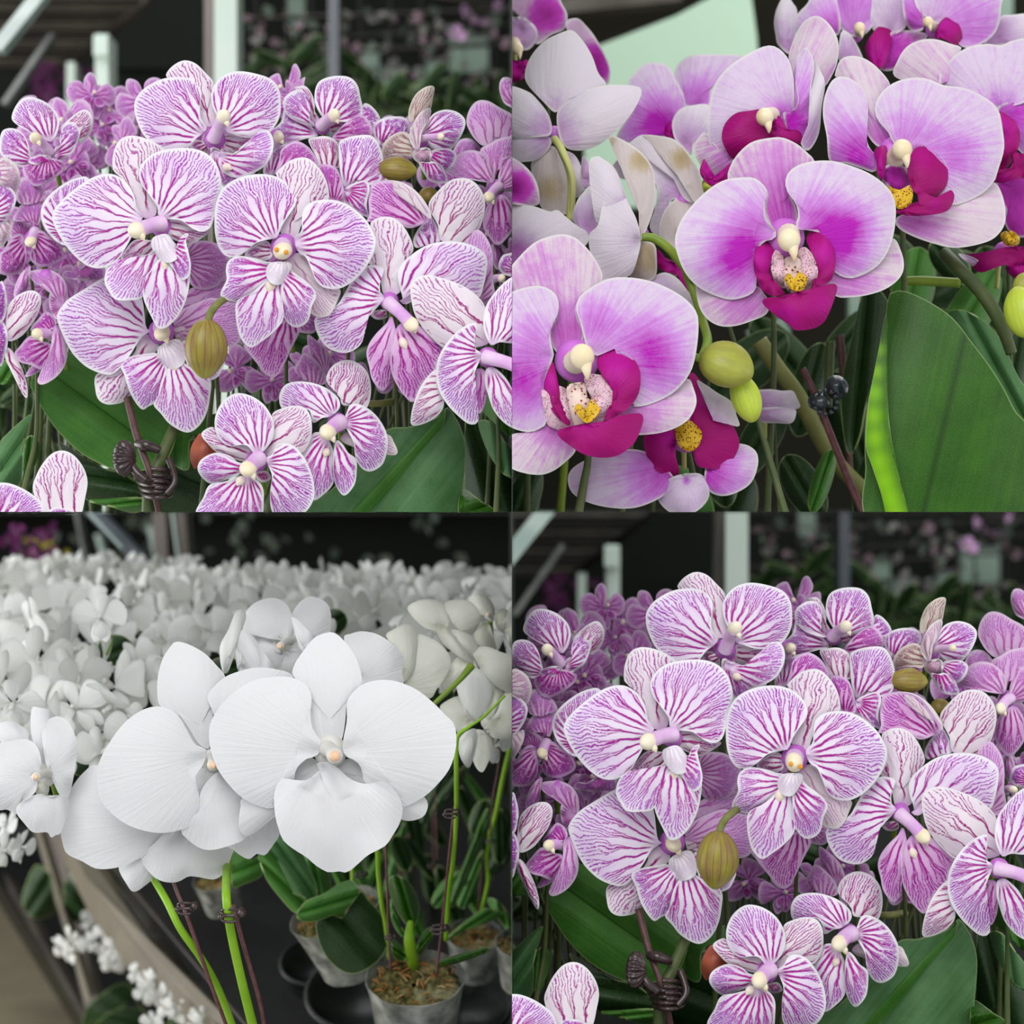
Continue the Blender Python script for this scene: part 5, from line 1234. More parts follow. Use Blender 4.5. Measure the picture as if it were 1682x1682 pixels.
    flower(pl, 0.15, ('K', 1100, 190), [
        ('P', 'K', '1100 160 960 0 1000 -100 1500 -100 1530 50 1500 200 1400 290 1280 310 1180 200 1020 100', {'hotc': [(1340, 180, 60, .45)]}),
        ('P', 'K', '1040 160 890 -60 960 -30 1020 80 1020 190 940 200 890 100', {'hotc': [(960, 130, 40, .7)]}),
        ('L', 'K', '1140 220 1100 250 1110 180 1170 115 1250 160 1275 240 1260 320 1160 260', {}),
        ('W', 'K', '1500 250 1520 120 1600 100 1740 110 1740 320 1560 300 1420 290', {'dy': 0.02}),
    ], column=('K', 1080, 170, 1050, 145, 10, 'f', 0.03), ring=12, species='pink')
    stem_to(pl, 1440, 80, 0.16, rad=6, mat='darkstem')

    # ---------- the flower seen from behind, top left
    pl = plant('orchid_plant', 'pale lilac orchid seen from behind with its yellow-green stalk', 'orchid', 920, 0.2)
    flower(pl, 0.09, ('J', 280, 880), [
        ('W', 'J', '270 850 110 560 90 480 130 370 220 270 330 215 400 200 470 270 530 370 570 480 620 560 480 590 350 690 290 740 220 680', {'hotc': [(280, 720, 30, .45)]}),
        ('W', 'J', '280 880 300 750 380 650 500 590 640 560 800 565 855 590 840 660 780 760 680 870 560 960 430 990 330 940', {'dy': -0.004}),
        ('W', 'J', '260 880 -40 590 100 600 190 680 250 770 265 870 200 900 -40 880', {'dy': -0.002}),
        ('W', 'J', '260 900 -40 860 100 890 200 890 265 920 230 1000 130 1060 -40 1040', {}),
        ('B', 'J', '260 930 180 1020 270 960 330 1050 390 1200 390 1390 280 1400 190 1350 130 1100', {'dy': 0.002, 'hot': [(905, 310, 25, .5)]}),
        ('B', 'J', '290 930 330 1000 400 1010 450 1080 480 1200 440 1300 390 1250 360 1100', {'dy': 0.006, 'mat': 'uwhite'}),
    ], ring=10, species='pink', label='back view of a pale flower',
        stalk=[V('J', 285, 915, 0.08), V('J', 330, 990, 0.07), V('J', 400, 1180, 0.07), V('J', 390, 1450, 0.08)])
    rod(pl, [('J', 285, 910, 0.085), ('J', 335, 1000, 0.075), ('J', 395, 1180, 0.075), ('J', 385, 1450, 0.08)], [6, 7.5, 7.5, 7.5], 'ystem', 'flower_stalk')
    stem_to(pl, 935, 370, 0.08, rad=8, mat='stem')

    pl = plant('orchid_plant', 'blurred magenta and white orchid in the top left corner behind the back view flower', 'orchid', 880, 0.32)
    flower(pl, 0.2, ('J', 20, 250), [
        ('G', 'J', '20 200 -100 -100 250 -110 330 20 368 100 350 190 260 230 180 290 120 250 60 100 0 60', {'hotc': [(230, 90, 30, .9), (900, 900, 1, 0)]}),
        ('G', 'J', '400 300 355 170 430 120 500 180 560 260 620 370 652 470 630 560 570 500 500 380', {'hotc': [(560, 400, 30, .95)]}),
        ('W', 'J', '60 200 -60 150 60 110 150 170 170 250 100 330 0 280', {'dy': -0.01}),
        ('L', 'J', '40 450 -60 400 60 400 110 400 90 500 20 540 -60 520', {'dy': -0.02}),
    ], column=('J', 10, 250, 40, 320, 12, 'f', 0.03), ring=14, species='pink')
    stem_to(pl, 900, 150, 0.2, rad=6, mat='darkstem')

    # ---------- folded half open flowers, middle left
    pl = plant('orchid_plant', 'half-open cream-backed lilac orchid with folded petals and green-tipped sepal', 'orchid', 1020, 0.12)
    flower(pl, 0.05, ('J', 850, 1540), [
        ('B', 'J', '850 1560 640 905 670 893 750 930 850 1000 920 1090 945 1200 940 1350 900 1480 850 1580 840 1400 820 1250 770 1130 700 1000', {'hot': [(1055, 262, 22, .7), (1004, 230, 10, .6)], 'dy': -0.004, 'mat': 'uback'}),
        ('W', 'J', '830 1440 510 1080 560 1030 600 1045 680 1110 740 1250 800 1400 820 1460 700 1300 640 1240 600 1350 570 1470 540 1380', {'dy': 0.0}),
        ('W', 'J', '850 1580 510 1600 520 1530 570 1480 600 1340 630 1260 680 1233 730 1260 770 1340 820 1440 850 1560 840 1660 790 1800 700 1835 590 1850 540 1740', {'dy': -0.006, 'hot': [(1046, 395, 30, .3)]}),
        ('B', 'J', '850 1600 780 1820 830 1690 860 1580 940 1610 955 1710 950 1810 900 1850', {'dy': 0.0, 'hot': [(1065, 420, 40, .5)]}),
    ], ring=10, species='pink', label='folded flower with a green-tipped outer sepal')
    flower(pl, 0.075, ('J', 1130, 1320), [
        ('W', 'J', '1130 1300 780 960 850 890 960 900 1080 930 1170 1020 1230 1150 1270 1280 1210 1335 1130 1300 1060 1160 1000 1060 930 980', {'hot': [(1121, 255, 25, .35)]}),
        ('B', 'J', '1190 1330 860 895 1000 898 1090 930 1170 1020 1230 1130 1270 1290 1210 1335 1120 1200 1000 1010', {'dy': -0.004, 'hot': [(1120, 260, 18, .8)]}),
        ('W', 'J', '1130 1300 780 1000 860 960 1000 1080 1080 1180 1140 1290 1050 1320 990 1400 970 1560 910 1490 950 1350 945 1200', {'dy': 0.004}),
        ('B', 'J', '1100 1600 1100 1300 1170 1293 1215 1330 1110 1460 1080 1580 1100 1700 1000 1620 970 1520 1010 1380', {'dy': -0.002, 'hot': [(1095, 370, 40, .12)]}),
    ], ring=10, species='pink')
    flower(pl, 0.085, ('L', 1080, 400), [
        ('L', 'L', '1080 400 950 270 1000 330 1100 380 1190 470 1230 560 1160 600 1100 460 1000 420 950 360', {}),
        ('W', 'L', '900 600 880 490 960 445 1020 433 1090 470 1150 540 1197 610 1195 690 1060 640 940 600', {'dy': -0.03}),
    ], ring=8, species='pink')
    stem_to(pl, 1055, 400, 0.05, rad=7, mat='darkstem')

    # ---------- soft lilac flowers in the middle distance
    pl = plant('orchid_plant', 'soft-focus lilac orchid flower behind the half-open folded ones', 'orchid', 1070, 0.3)
    flower(pl, 0.17, ('J', 1050, 820), [
        ('P', 'J', '1050 820 760 560 850 440 920 412 1020 430 1080 520 1140 640 1150 700 1080 800 1050 900 850 920 760 940 690 900 800 700', {'hotc': [(960, 830, 44, 1.0)]}),
        ('P', 'J', '1180 740 1070 480 1120 400 1200 362 1370 358 1530 375 1450 480 1330 560 1300 700 1150 700 1090 600', {'hotc': [(1230, 640, 34, .6)]}),
        ('W', 'J', '1150 950 1070 900 1060 800 1110 720 1200 693 1300 700 1310 860 1200 960 1180 1020 1110 960', {'dy': -0.02}),
        ('L', 'J', '1060 880 1010 840 1060 800 1120 860 1080 920 1020 900', {}),
        ('W', 'J', '900 1000 700 1050 800 960 960 1000 1040 1100 980 1250 860 1150 740 1180 660 1120', {'dy': 0.02}),
    ], ring=10, species='pink')
    stem_to(pl, 1110, 210, 0.17, rad=6, mat='darkstem')

    pl = plant('orchid_plant', 'orchid at the far left whose white-edged purple petals sit below the back view flower', 'orchid', 865, 0.18)
    flower(pl, 0.06, ('J', 0, 1420), [
        ('G', 'J', '-20 1250 -60 1020 0 1035 80 1085 150 1170 183 1280 165 1350 0 1345 -60 1340', {'hotc': [(40, 1230, 26, 1.0)]}),
        ('W', 'J', '0 1640 -60 1360 0 1352 120 1352 200 1375 260 1395 300 1380 350 1420 430 1485 500 1530 500 1600 430 1640 330 1600 200 1650 60 1750 -60 1750', {'hot': [(850, 420, 38, 1.1)]}),
        ('W', 'J', '500 1500 405 1450 430 1330 480 1260 530 1235 580 1460 560 1540 500 1560', {'dy': 0.01}),
        ('W', 'J', '480 1180 470 1030 520 1090 520 1200 500 1260 460 1200', {'dy': 0.02}),
    ], ring=10, species='pink')
    stem_to(pl, 865, 380, 0.06, rad=7, mat='darkstem', bend=4)

    # ---------- leaves and bits low on the right
    pl = plant('orchid_plant', 'broad glossy leaf with a bright green left margin, standing at the right', 'orchid leaf', 1530, 0.12)
    leaf(pl, 0.05, 'N', '1000 1760 800 250 880 232 960 255 1100 330 1220 420 1330 560 1450 720 1550 880 1620 1020 1740 1200 1780 1750 1300 1800 672 1750 640 1400 635 1200 650 1000 690 800 730 600 770 420', mat='leafbright', rec=0.012, fan=0.6, crease=0.0, hotc=[(0, 0, 1, 0.0)])
    leaf(pl, 0.042, 'N', '780 1700 776 380 778 500 777 650 780 900 800 1150 835 1350 880 1560 925 1760 800 1760 740 1560 680 1380 640 1240 655 1000 690 800 722 640 750 480', mat='leafbright', hotc=[(735, 620, 8, .8), (712, 760, 12, .8), (695, 900, 15, .8), (690, 1050, 17, .8), (700, 1200, 18, .8), (730, 1350, 19, .8), (765, 1480, 19, .8), (805, 1600, 19, .8), (845, 1720, 19, .8)], name='leaf_margin', fan=1.0, crease=0.0, rec=0.002, label='bright yellow-green folded leaf margin')
    leaf(pl, 0.1, 'N', '1700 1100 1180 380 1280 360 1400 420 1500 520 1560 620 1640 800 1740 950 1740 1200 1600 1020 1450 760 1300 560', mat='leafgrey', rec=0.006)
    leaf(pl, 0.16, 'N', '560 1300 640 200 760 260 800 420 740 640 660 900 600 1200 520 1300 480 900 560 500', mat='leafdark', rec=0.006)
    pl = plant('orchid_plant', 'dim row of dark leaves and stems behind the glossy leaf', 'orchid', 1400, 0.3)
    for (x, y, w, h, a, Y, m) in ((1330, 640, 60, 160, 15, .2, 'leafdark'), (1400, 700, 70, 190, -20, .22, 'leafdark'), (1250, 720, 60, 150, 30, .2, 'leafdark'), (1180, 760, 60, 150, -10, .18, 'leafdark'),
                                  (1390, 560, 50, 140, 40, .26, 'leafdark'), (1500, 470, 70, 130, 10, .24, 'leaf'), (1590, 520, 70, 180, 30, .22, 'leaf'), (1560, 430, 50, 90, -40, .2, 'leafdark'), (1660, 640, 60, 200, 10, .2, 'leafdark'),
                                  (1440, 780, 60, 160, 20, .17, 'leafdark'), (1320, 800, 60, 120, -30, .15, 'leafdark'), (1350, 790, 30, 110, 18, .13, 'leaf'), (1230, 600, 80, 160, 50, .3, 'leafdark'), (1300, 600, 70, 200, -40, .32, 'leafdark'), (1420, 620, 90, 200, 20, .34, 'leafdark'), (1200, 840, 80, 140, 20, .24, 'leafdark'), (1130, 820, 70, 120, -30, .2, 'leaf'), (860, 820, 50, 120, 20, .2, 'leafdark'), (1480, 440, 70, 120, -30, .3, 'leafdark'), (1640, 480, 80, 160, -20, .28, 'leafdark'), (1560, 460, 90, 120, 60, .32, 'leafdark')):
        ca, sa = math.cos(math.radians(a)), math.sin(math.radians(a)); q = []
        for i in range(12):
            t = 2 * PI * i / 12; u, v_ = math.sin(t) * w * 0.5, -math.cos(t) * h * 0.5
            q.append((x + u * ca - v_ * sa, y + u * sa + v_ * ca))
        g = petal_geo(q, (x + h * .5 * sa * -1, y + h * .5 * ca), conv, Y, 0.0, 0.01, crease=0.004, hot=[(0, 0, 1, 0)])
        b = Acc(); b.add(*g[:2], va=g[2], vb=g[3], vc=g[4]); b.obj('leaf', [m], pl, thick=0.001)
    rod(pl, [('N', -60, 560, 0.14), ('N', 60, 740, 0.14), ('N', 200, 930, 0.14), ('N', 400, 1300, 0.15), ('N', 640, 1560, 0.16)], 16, 'olive', 'stem')
    rod(pl, [('N', 410, 560, 0.17), ('N', 400, 760, 0.17), ('N', 390, 1000, 0.17)], 9, 'darkstem', 'stem')
    rod(pl, [('N', 470, 520, 0.165), ('N', 500, 860, 0.165), ('N', 540, 1500, 0.165)], 8, 'stick', 'support_stick')
    pl = plant('support_stick', 'reddish brown stick leaning left with a black beaded ball clip', 'plant stick', 1420, 0.1)
    rod(pl, [('N', 225, 740, 0.09), ('N', 300, 900, 0.09), ('N', 400, 1150, 0.09), ('N', 540, 1500, 0.1), ('N', 640, 1720, 0.1)], [6, 6.5, 7, 7.5], 'redstick', 'stick')
    a = Acc(); c = V('N', 425, 880, 0.09)
    ball(a, c + Vector((0.002, 0, 0.001)), (1, -0.4, 0.4), 0.0062, 0.0066, seg=20, lobes=5, lobek=0.04)
    ball(a, V('N', 330, 960, 0.086), (1, -0.6, -0.1), 0.006, 0.0046, seg=16, lobes=7, lobek=0.08)
    rr = random.Random(3)
    for k in range(12):
        w = 2 * PI * k / 12
        ball(a, V('N', 375 + 75 * math.cos(w), 965 + 75 * math.sin(w), 0.083), (0, -1, 0), 0.0012, 0.0013, seg=8)
    a.obj('ball_clip', ['blackclip'], pl)
    pl = plant('orchid_plant', 'small pale orchid flower beside the black ball clip', 'orchid', 1280, 0.14)
    flower(pl, 0.1, ('N', 0, 990), [
        ('W', 'N', '-60 1000 -100 900 0 880 90 890 160 890 190 940 210 990 170 1010 80 1000 -60 1010', {}),
        ('W', 'N', '-60 1020 -60 1010 60 1000 170 1010 180 1050 150 1100 60 1100 -60 1090', {'dy': -0.003}),
    ], ring=8, species='pink')
    stem_to(pl, 1270, 670, 0.1, rad=4, mat='darkstem', bend=3)
# ================================================================== lower left quarter: white orchids on the bench
def simple_clip(pl, cr, x, y, Y, r=30, mat='clip', name='coil_clip'):
    a = Acc(); k = r / 4.005 * PXW
    c = V(cr, x, y, Y)
    for i in range(2):
        ps = [c + Vector((math.cos(w) * k, -abs(math.sin(w)) * k * 0.6 - 0.001, (i - 0.5) * k * 0.7 + math.sin(w) * k * 0.35)) for w in [PI * 2 * j / 8 for j in range(8)]]
        tube(a, ps, k * 0.16, seg=6, sub=3)
    ball(a, c + Vector((k * 1.2, -k * 0.5, k * 0.3)), (0.6, -0.6, 0.3), k * 0.3, k * 0.55, seg=20, lobes=9, lobek=0.12)
    ball(a, c + Vector((-k * 1.0, -k * 0.4, -k * 0.2)), (0.6, -0.6, 0.3), k * 0.3, k * 0.4, seg=20, lobes=9, lobek=0.12)
    return a.obj(name, [mat], pl)

def white_scene():
    cur['bay'] = 'll'; cur['off'] = (0, 0)
    pl = plant('orchid_plant', 'large white orchid with the widest open flower, bright green stem under it', 'orchid', 395, 0.1)
    flower(pl, -0.012, ('P', 490, 1100), [
        ('v', 'P', '490 1070 430 1045 380 960 360 880 365 740 330 670 245 600 260 520 320 430 390 350 470 318 520 320 580 370 640 450 680 540 698 650 640 710 600 780 590 900 570 1010 540 1045', {'tip': 0.006, 'rec': 0.004}),
        ('w', 'S', '1510 900 1520 850 1460 760 1440 650 1450 550 1420 470 1330 415 1200 408 1060 435 940 510 850 600 790 700 775 790 790 900 830 1010 900 1110 990 1200 1100 1255 1200 1267 1220 1150 1270 1080 1330 1085 1350 1010 1420 945 1480 930', {'tip': 0.004}),
        ('w', 'P', '570 1100 570 1070 600 900 600 780 640 710 710 655 830 628 950 645 1070 700 1170 780 1260 870 1305 920 1320 1010 1310 1110 1270 1220 1190 1320 1100 1400 960 1465 960 1400 900 1330 830 1300 720 1310 700 1220 660 1160 600 1135', {'tip': 0.004}),
        ('v', 'S', '1500 980 1490 960 1400 940 1200 1000 1000 1200 985 1250 970 1390 1010 1450 1060 1440 1200 1330 1400 1150 1500 1010', {'dy': 0.002}),
        ('v', 'P', '540 1190 560 1160 700 1150 900 1250 1110 1400 1120 1500 1060 1545 960 1545 800 1450 600 1260 520 1220', {'dy': 0.002}),
        ('x', 'P', '480 1230 400 1180 420 1220 340 1285 240 1285 180 1275 140 1320 122 1400 130 1520 150 1600 180 1680 250 1740 330 1790 400 1850 480 1893 540 1885 600 1893 660 1850 740 1780 850 1720 900 1650 950 1560 965 1460 920 1360 840 1300 720 1312 620 1280 540 1210 480 1170', {'wave': 0.003, 'rec': 0.006, 'fan': 0.8, 'hotc': [(440, 1400, 14, .7), (460, 1500, 14, .4)]}),
    ], column=('P', 475, 1085, 520, 1125, 15, 'f', 0.018), ring=16, species='white', label='widest white flower facing the camera')
    flower(pl, 0.05, ('P', 640, 520), [
        ('w', 'P', '640 640 580 360 630 325 700 310 790 325 870 370 940 430 975 500 960 570 965 660 830 700 700 700 660 560', {'tip': 0.006}),
        ('w', 'P', '330 450 238 225 248 216 275 232 330 290 395 355 360 440 310 440 268 350', {'dy': -0.004, 'name': 'sepal'}),
    ], ring=8, species='white', label='white flower mostly hidden behind the widest one')
    rod(pl, [('S', 1500, 1100, 0.1), ('Q', 1520, 400, 0.09), ('Q', 1500, 560, 0.075), ('Q', 1492, 700, 0.04), ('Q', 1490, 860, 0.01), ('Q', 1520, 1080, 0.02), ('Q', 1590, 1400, 0.04), ('Q', 1670, 1720, 0.06)], [7, 7.2, 7.5, 7.5, 8, 8.5], 'brightstem', 'stem')
    simple_clip(pl, 'Q', 1520, 960, 0.012, 62)
    pl2 = plant('support_stick', 'maroon stick to the right of the bright green orchid stem', 'plant stick', 412, 0.06)
    rod(pl2, [('Q', 1535, 900, 0.022), ('Q', 1590, 1120, 0.03), ('Q', 1700, 1500, 0.05), ('Q', 1740, 1700, 0.06)], 3.7, 'redstick', 'stick')

    pl = plant('orchid_plant', 'large white orchid with broad overlapping petals left of the widest flower', 'orchid', 360, 0.14)
    flower(pl, 0.015, ('S', 800, 960), [
        ('v', 'S', '770 900 770 880 700 840 640 740 560 640 455 600 435 500 440 400 470 290 520 210 560 177 640 195 740 250 820 330 880 410 810 480 780 550 800 640 800 700 790 800', {'dy': -0.002}),
        ('w', 'S', '770 930 760 890 680 850 620 740 560 650 455 603 340 625 220 710 120 840 60 950 38 1080 60 1210 140 1310 260 1390 420 1432 560 1420 680 1370 700 1300 710 1200 690 1120 690 1050 730 1000', {'dy': -0.004}),
        ('w', 'S', '830 800 800 640 765 550 790 490 880 410 980 370 1070 350 1200 355 1330 410 1300 600 1000 800 880 860', {}),
        ('v', 'S', '790 900 560 640 700 620 800 700 860 900 780 980 690 900', {'dy': 0.004}),
        ('v', 'S', '830 1000 690 1050 770 990 860 1000 860 1100 760 1170 705 1197', {}),
        ('x', 'S', '820 1020 830 1040 750 1110 710 1200 700 1290 680 1370 590 1415 640 1480 720 1535 800 1545 900 1520 1000 1480 1100 1400 1140 1260 1000 1150 900 1060', {'wave': 0.002, 'dy': 0.002}),
        ('v', 'S', '900 1200 880 1500 930 1540 980 1580 1040 1605 1090 1570 1140 1580 1190 1520 1240 1430 1220 1300 1100 1250 950 1350', {'dy': 0.004}),
    ], column=('S', 800, 930, 800, 985, 11, 'f', 0.02), ring=12, species='white', label='left white flower with a peach anther half hidden')
    flower(pl, 0.05, ('Q', 1060, 380), [
        ('w', 'Q', '1100 350 640 -20 560 20 490 100 450 180 420 300 400 400 410 480 440 560 540 610 640 660 780 650 900 600 1000 540 1060 480 1100 420 1000 200 850 60', {}),
        ('v', 'Q', '1000 540 785 640 930 580 1010 700 940 780 880 810 840 770', {'dy': 0.0}),
        ('x', 'Q', '1200 420 930 590 1030 480 1100 410 1200 380 1300 420 1400 480 1530 520 1520 580 1480 680 1410 730 1310 715 1240 710 1170 745 1080 745 1000 700', {'wave': 0.002}),
    ], ring=10, species='white', label='lower white flower with a pointed sepal hanging down')
    rod(pl, [('Q', 860, 480, 0.1), ('Q', 940, 600, 0.09), ('Q', 1020, 740, 0.06), ('Q', 1100, 880, 0.045), ('Q', 1190, 1060, 0.04), ('Q', 1330, 1260, 0.05), ('Q', 1440, 1460, 0.07), ('Q', 1540, 1720, 0.09)], [6.5, 6.5, 6.5, 6.5, 6.5], 'brightstem', 'stem')
    pl2 = plant('support_stick', 'maroon stick crossing the left green orchid stem with a ribbed clip on it', 'plant stick', 375, 0.08)
    rod(pl2, [('Q', 1110, 640, 0.09), ('Q', 1160, 800, 0.055), ('Q', 1240, 1000, 0.035), ('Q', 1380, 1400, 0.05), ('Q', 1500, 1720, 0.07)], 3.4, 'redstick', 'stick')
    simple_clip(pl2, 'Q', 1225, 915, 0.03, 55)

    pl = plant('orchid_plant', 'white orchid flower at the far left edge with a peach-tipped column', 'orchid', 60, 0.16)
    flower(pl, 0.04, ('O', 300, 1750), [
        ('v', 'O', '270 1700 210 1300 260 1293 330 1310 360 1350 340 1400 290 1440 300 1600 280 1660 210 1480', {}),
        ('w', 'O', '260 1740 -30 1570 80 1510 170 1500 240 1540 272 1650 250 1760 230 1850 130 1930 110 1990 50 1960 -30 1930', {}),
        ('w', 'O', '290 1720 275 1430 320 1370 390 1350 460 1400 505 1520 500 1650 460 1850 420 1900 360 1800 300 1640', {}),
        ('x', 'O', '300 1780 250 1860 330 1880 430 1870 450 1950 400 2110 370 2125 335 2145 310 2110 220 2110 160 2050 110 1980 130 1920', {'wave': 0.002}),
        ('v', 'O', '250 1780 240 1860 250 1780 310 1770 320 1840 280 1900', {'mat': 'wcream', 'dy': -0.004}),
        ('w', 'O', '150 1560 -20 1420 60 1380 150 1420 200 1480 160 1540 40 1560', {'dy': 0.01}),
    ], column=('O', 320, 1725, 240, 1745, 9, 'f', 0.02), ring=10, species='white')
    stem_to(pl, 60, 1300, 0.04, rad=4, mat='stem', end=(240, 1380, 0.12))

    # flowers just behind the big pair
    pl = plant('orchid_plant', 'white orchid with a ruffled edge-on petal and a peach column between the two big flowers', 'orchid', 440, 0.2)
    flower(pl, 0.075, ('S', 1200, 230), [
        ('w', 'S', '1250 210 1020 110 1010 0 1080 -80 1200 -110 1290 -60 1330 60 1310 130 1270 170', {}),
        ('w', 'S', '1300 200 1300 100 1340 -40 1440 -120 1560 -60 1570 100 1500 220 1400 260', {'dy': 0.004}),
        ('w', 'S', '1260 260 1100 130 1080 200 1100 300 1180 380 1260 370 1300 300', {'dy': 0.002}),
        ('x', 'S', '1290 250 1240 350 1255 270 1320 225 1395 235 1400 330 1340 400 1280 400', {}),
    ], column=('S', 1310, 170, 1245, 205, 8, 'f', 0.02), ring=9, species='white')
    flower(pl, 0.06, ('S', 1000, 300), [
        ('w', 'S', '1130 400 960 180 975 130 1003 93 1060 140 1130 240 1200 350 1180 420 1060 400 990 330', {}),
        ('w', 'S', '960 360 950 260 965 200 990 280 1010 370 970 375', {'dy': 0.002}),
        ('w', 'S', '880 380 850 300 850 200 900 100 950 -20 1000 -30 1015 20 980 120 940 260 900 370 870 380', {'mat': 'wfar', 'wave': 0.003}),
    ], ring=8, species='white')
    stem_to(pl, 430, 1050, 0.07, rad=4, mat='stem', end=(430, 1300, 0.14))

    pl = plant('orchid_plant', 'white orchid with a cream round petal and pink-tipped sepal right of the widest flower', 'orchid', 650, 0.22)
    flower(pl, 0.09, ('P', 1100, 560), [
        ('y', 'P', '1000 640 860 340 900 300 980 262 1040 280 1060 350 1055 450 1040 560 960 640 930 440', {'dy': -0.003}),
        ('y', 'P', '980 640 1040 360 1150 355 1250 430 1285 520 1250 600 1190 690 1140 750 980 720', {}),
        ('y', 'P', '1240 290 1000 160 1060 110 1150 100 1230 120 1270 260 1170 300 1080 260', {'dy': 0.01}),
        ('y', 'P', '1250 280 1240 130 1400 110 1480 210 1430 320 1340 310', {'dy': 0.01}),
        ('y', 'P', '1230 290 1190 290 1250 280 1330 370 1400 460 1430 520 1330 470 1230 380', {'dy': 0.004}),
        ('y', 'P', '1250 300 1290 300 1420 340 1460 430 1440 520 1350 420', {'dy': 0.008}),
    ], ring=9, species='white')
    stem_to(pl, 680, 1110, 0.09, rad=4, mat='stem', end=(640, 1290, 0.14))
    pl = plant('orchid_plant', 'cluster of drooping cream-white orchid flowers at the right, seen from behind', 'orchid', 780, 0.24)
    flower(pl, 0.1, ('P', 1420, 550), [
        ('y', 'P', '1420 550 1320 640 1400 545 1480 565 1545 630 1550 740 1490 850 1440 895 1370 820', {'mat': 'wfar'}),
        ('y', 'P', '1440 520 1430 460 1500 410 1600 440 1700 500 1710 710 1560 650', {}),
        ('y', 'P', '1420 520 1220 650 1280 540 1330 480 1400 520 1340 620 1240 700', {}),
        ('y', 'P', '1460 900 1440 960 1560 1000 1560 1080 1545 1130 1490 1235 1430 1150', {'dy': 0.004}),
        ('y', 'P', '1440 940 1340 1020 1400 960 1450 960 1440 1100 1400 1205 1345 1130', {'dy': 0.0, 'mat': 'wfar'}),
        ('y', 'P', '1420 900 1215 800 1340 735 1380 820 1440 900 1390 960 1330 975 1260 870', {'dy': 0.006}),
        ('y', 'P', '1600 900 1580 850 1640 710 1720 740 1720 1000 1600 1015 1540 990 1480 900', {'dy': 0.003}),
        ('y', 'P', '1560 700 1540 660 1640 720 1600 770 1560 860 1500 880', {'dy': 0.008}),
    ], ring=9, species='white', stalk=[V('P', 1420, 535, 0.085), V('P', 1330, 640, 0.08), V('P', 1180, 780, 0.09)])
    rod(pl, [('P', 1640, 730, 0.085), ('P', 1500, 870, 0.085), ('P', 1400, 940, 0.09), ('P', 1325, 1015, 0.095), ('P', 1320, 1250, 0.1), ('R', 1320, 300, 0.12), ('R', 1300, 600, 0.15), ('R', 1270, 820, 0.18), ('R', 1250, 1130, 0.2)], [2.2, 2.6, 4.4, 4.4, 4.6, 4.8], 'brightstem', 'stem')
    flower(pl, 0.13, ('P', 1540, 200), [
        ('y', 'P', '1540 220 1400 100 1460 60 1540 100 1570 180 1490 200', {}),
        ('y', 'P', '1560 220 1570 200 1640 160 1690 240 1660 320 1590 290', {}),
        ('y', 'P', '1640 300 1630 220 1700 140 1760 300 1700 440 1650 340', {}),
        ('y', 'P', '1530 260 1480 250 1540 270 1580 400 1570 430 1460 390 1440 310', {}),
    ], column=('P', 1550, 230, 1530, 200, 5, 'f', 0.01), ring=6, species='white')

    # crowd of white flowers
    rr = random.Random(5)
    spots = []
    rows = [(935, 0.85, 17, -6, 330), (950, 0.7, 20, -6, 841), (968, 0.6, 23, -6, 841), (988, 0.5, 26, -6, 850), (1012, 0.42, 29, -6, 850), (1038, 0.35, 32, -6, 800),
            (1068, 0.29, 34, 0, 560), (1098, 0.24, 36, 0, 330), (1130, 0.2, 38, 0, 300), (1165, 0.17, 38, 10, 240), (1200, 0.16, 38, 0, 230), (1240, 0.15, 34, 0, 170),
            (1040, 0.2, 34, 700, 850), (1100, 0.2, 34, 740, 850), (1165, 0.17, 30, 790, 850), (1225, 0.16, 26, 790, 845), (1360, 0.3, 20, 0, 30), (1395, 0.28, 18, 0, 58)]
    for (y, Y, s, x0, x1) in rows:
        x = x0 + rr.uniform(0, s)
        while x < x1:
            yy = y + rr.uniform(-0.35, 0.35) * s * 0.8 + (0.0 if x > 500 else max(0, (1 - abs(x - 130) / 200)) * -6)
            spots.append((x, yy, Y + rr.uniform(-0.015, 0.015), s * rr.uniform(0.85, 1.2)))
            x += s * rr.uniform(1.35, 1.95)
    spots.sort(key=lambda q: (round(q[1] / 36), q[0]))
    g = None
    for k, (x, y, Y, s) in enumerate(spots):
        if k % 5 == 0: g = plant('orchid_plant', 'small white orchid in the dense crowd filling the bench behind', 'orchid', x, Y + 0.06, 'white orchids crowding the bench behind')
        mini(g, x, y, Y, s * 1.5, rr.uniform(-50, 50), rr.uniform(-75, 75), rr.uniform(-35, 50), 20 + rr.randrange(6), 'white')
    # hero-ish small one in the crowd
    pl = plant('orchid_plant', 'small open white orchid flower facing out in the crowd at upper left', 'orchid', 165, 0.3)
    mini(pl, 165, 1015, 0.13, 44, 0, 5, 0, 27, 'white')
    stem_to(pl, 165, 1020, 0.13, rad=3, mat='stem', end=(175, 1075, 0.2))
    # dark gaps: leaves under the crowd
    for i, (x, y, w, h, a, Y) in enumerate(((190, 1068, 60, 50, 10, .26), (20, 1130, 60, 70, 0, .3), (95, 1175, 40, 60, 20, .2), (135, 1245, 50, 60, 10, .22), (370, 1100, 60, 40, 0, .2), (720, 1140, 50, 50, 20, .2), (550, 1020, 40, 40, 30, .3))):
        pl = plant('orchid_plant', 'dark green leaf glimpsed through gaps among the crowded white flowers', 'orchid', x, Y + 0.02, 'leaves among the white orchids')
        q = [(x + math.cos(t) * w * 0.5, y + math.sin(t) * h * 0.5) for t in [2 * PI * j / 10 for j in range(10)]]
        g2 = petal_geo(q, (x - w * 0.5, y + h * 0.3), conv, Y, 0.0, 0.01, crease=0.004, hot=[(0, 0, 1, 0)])
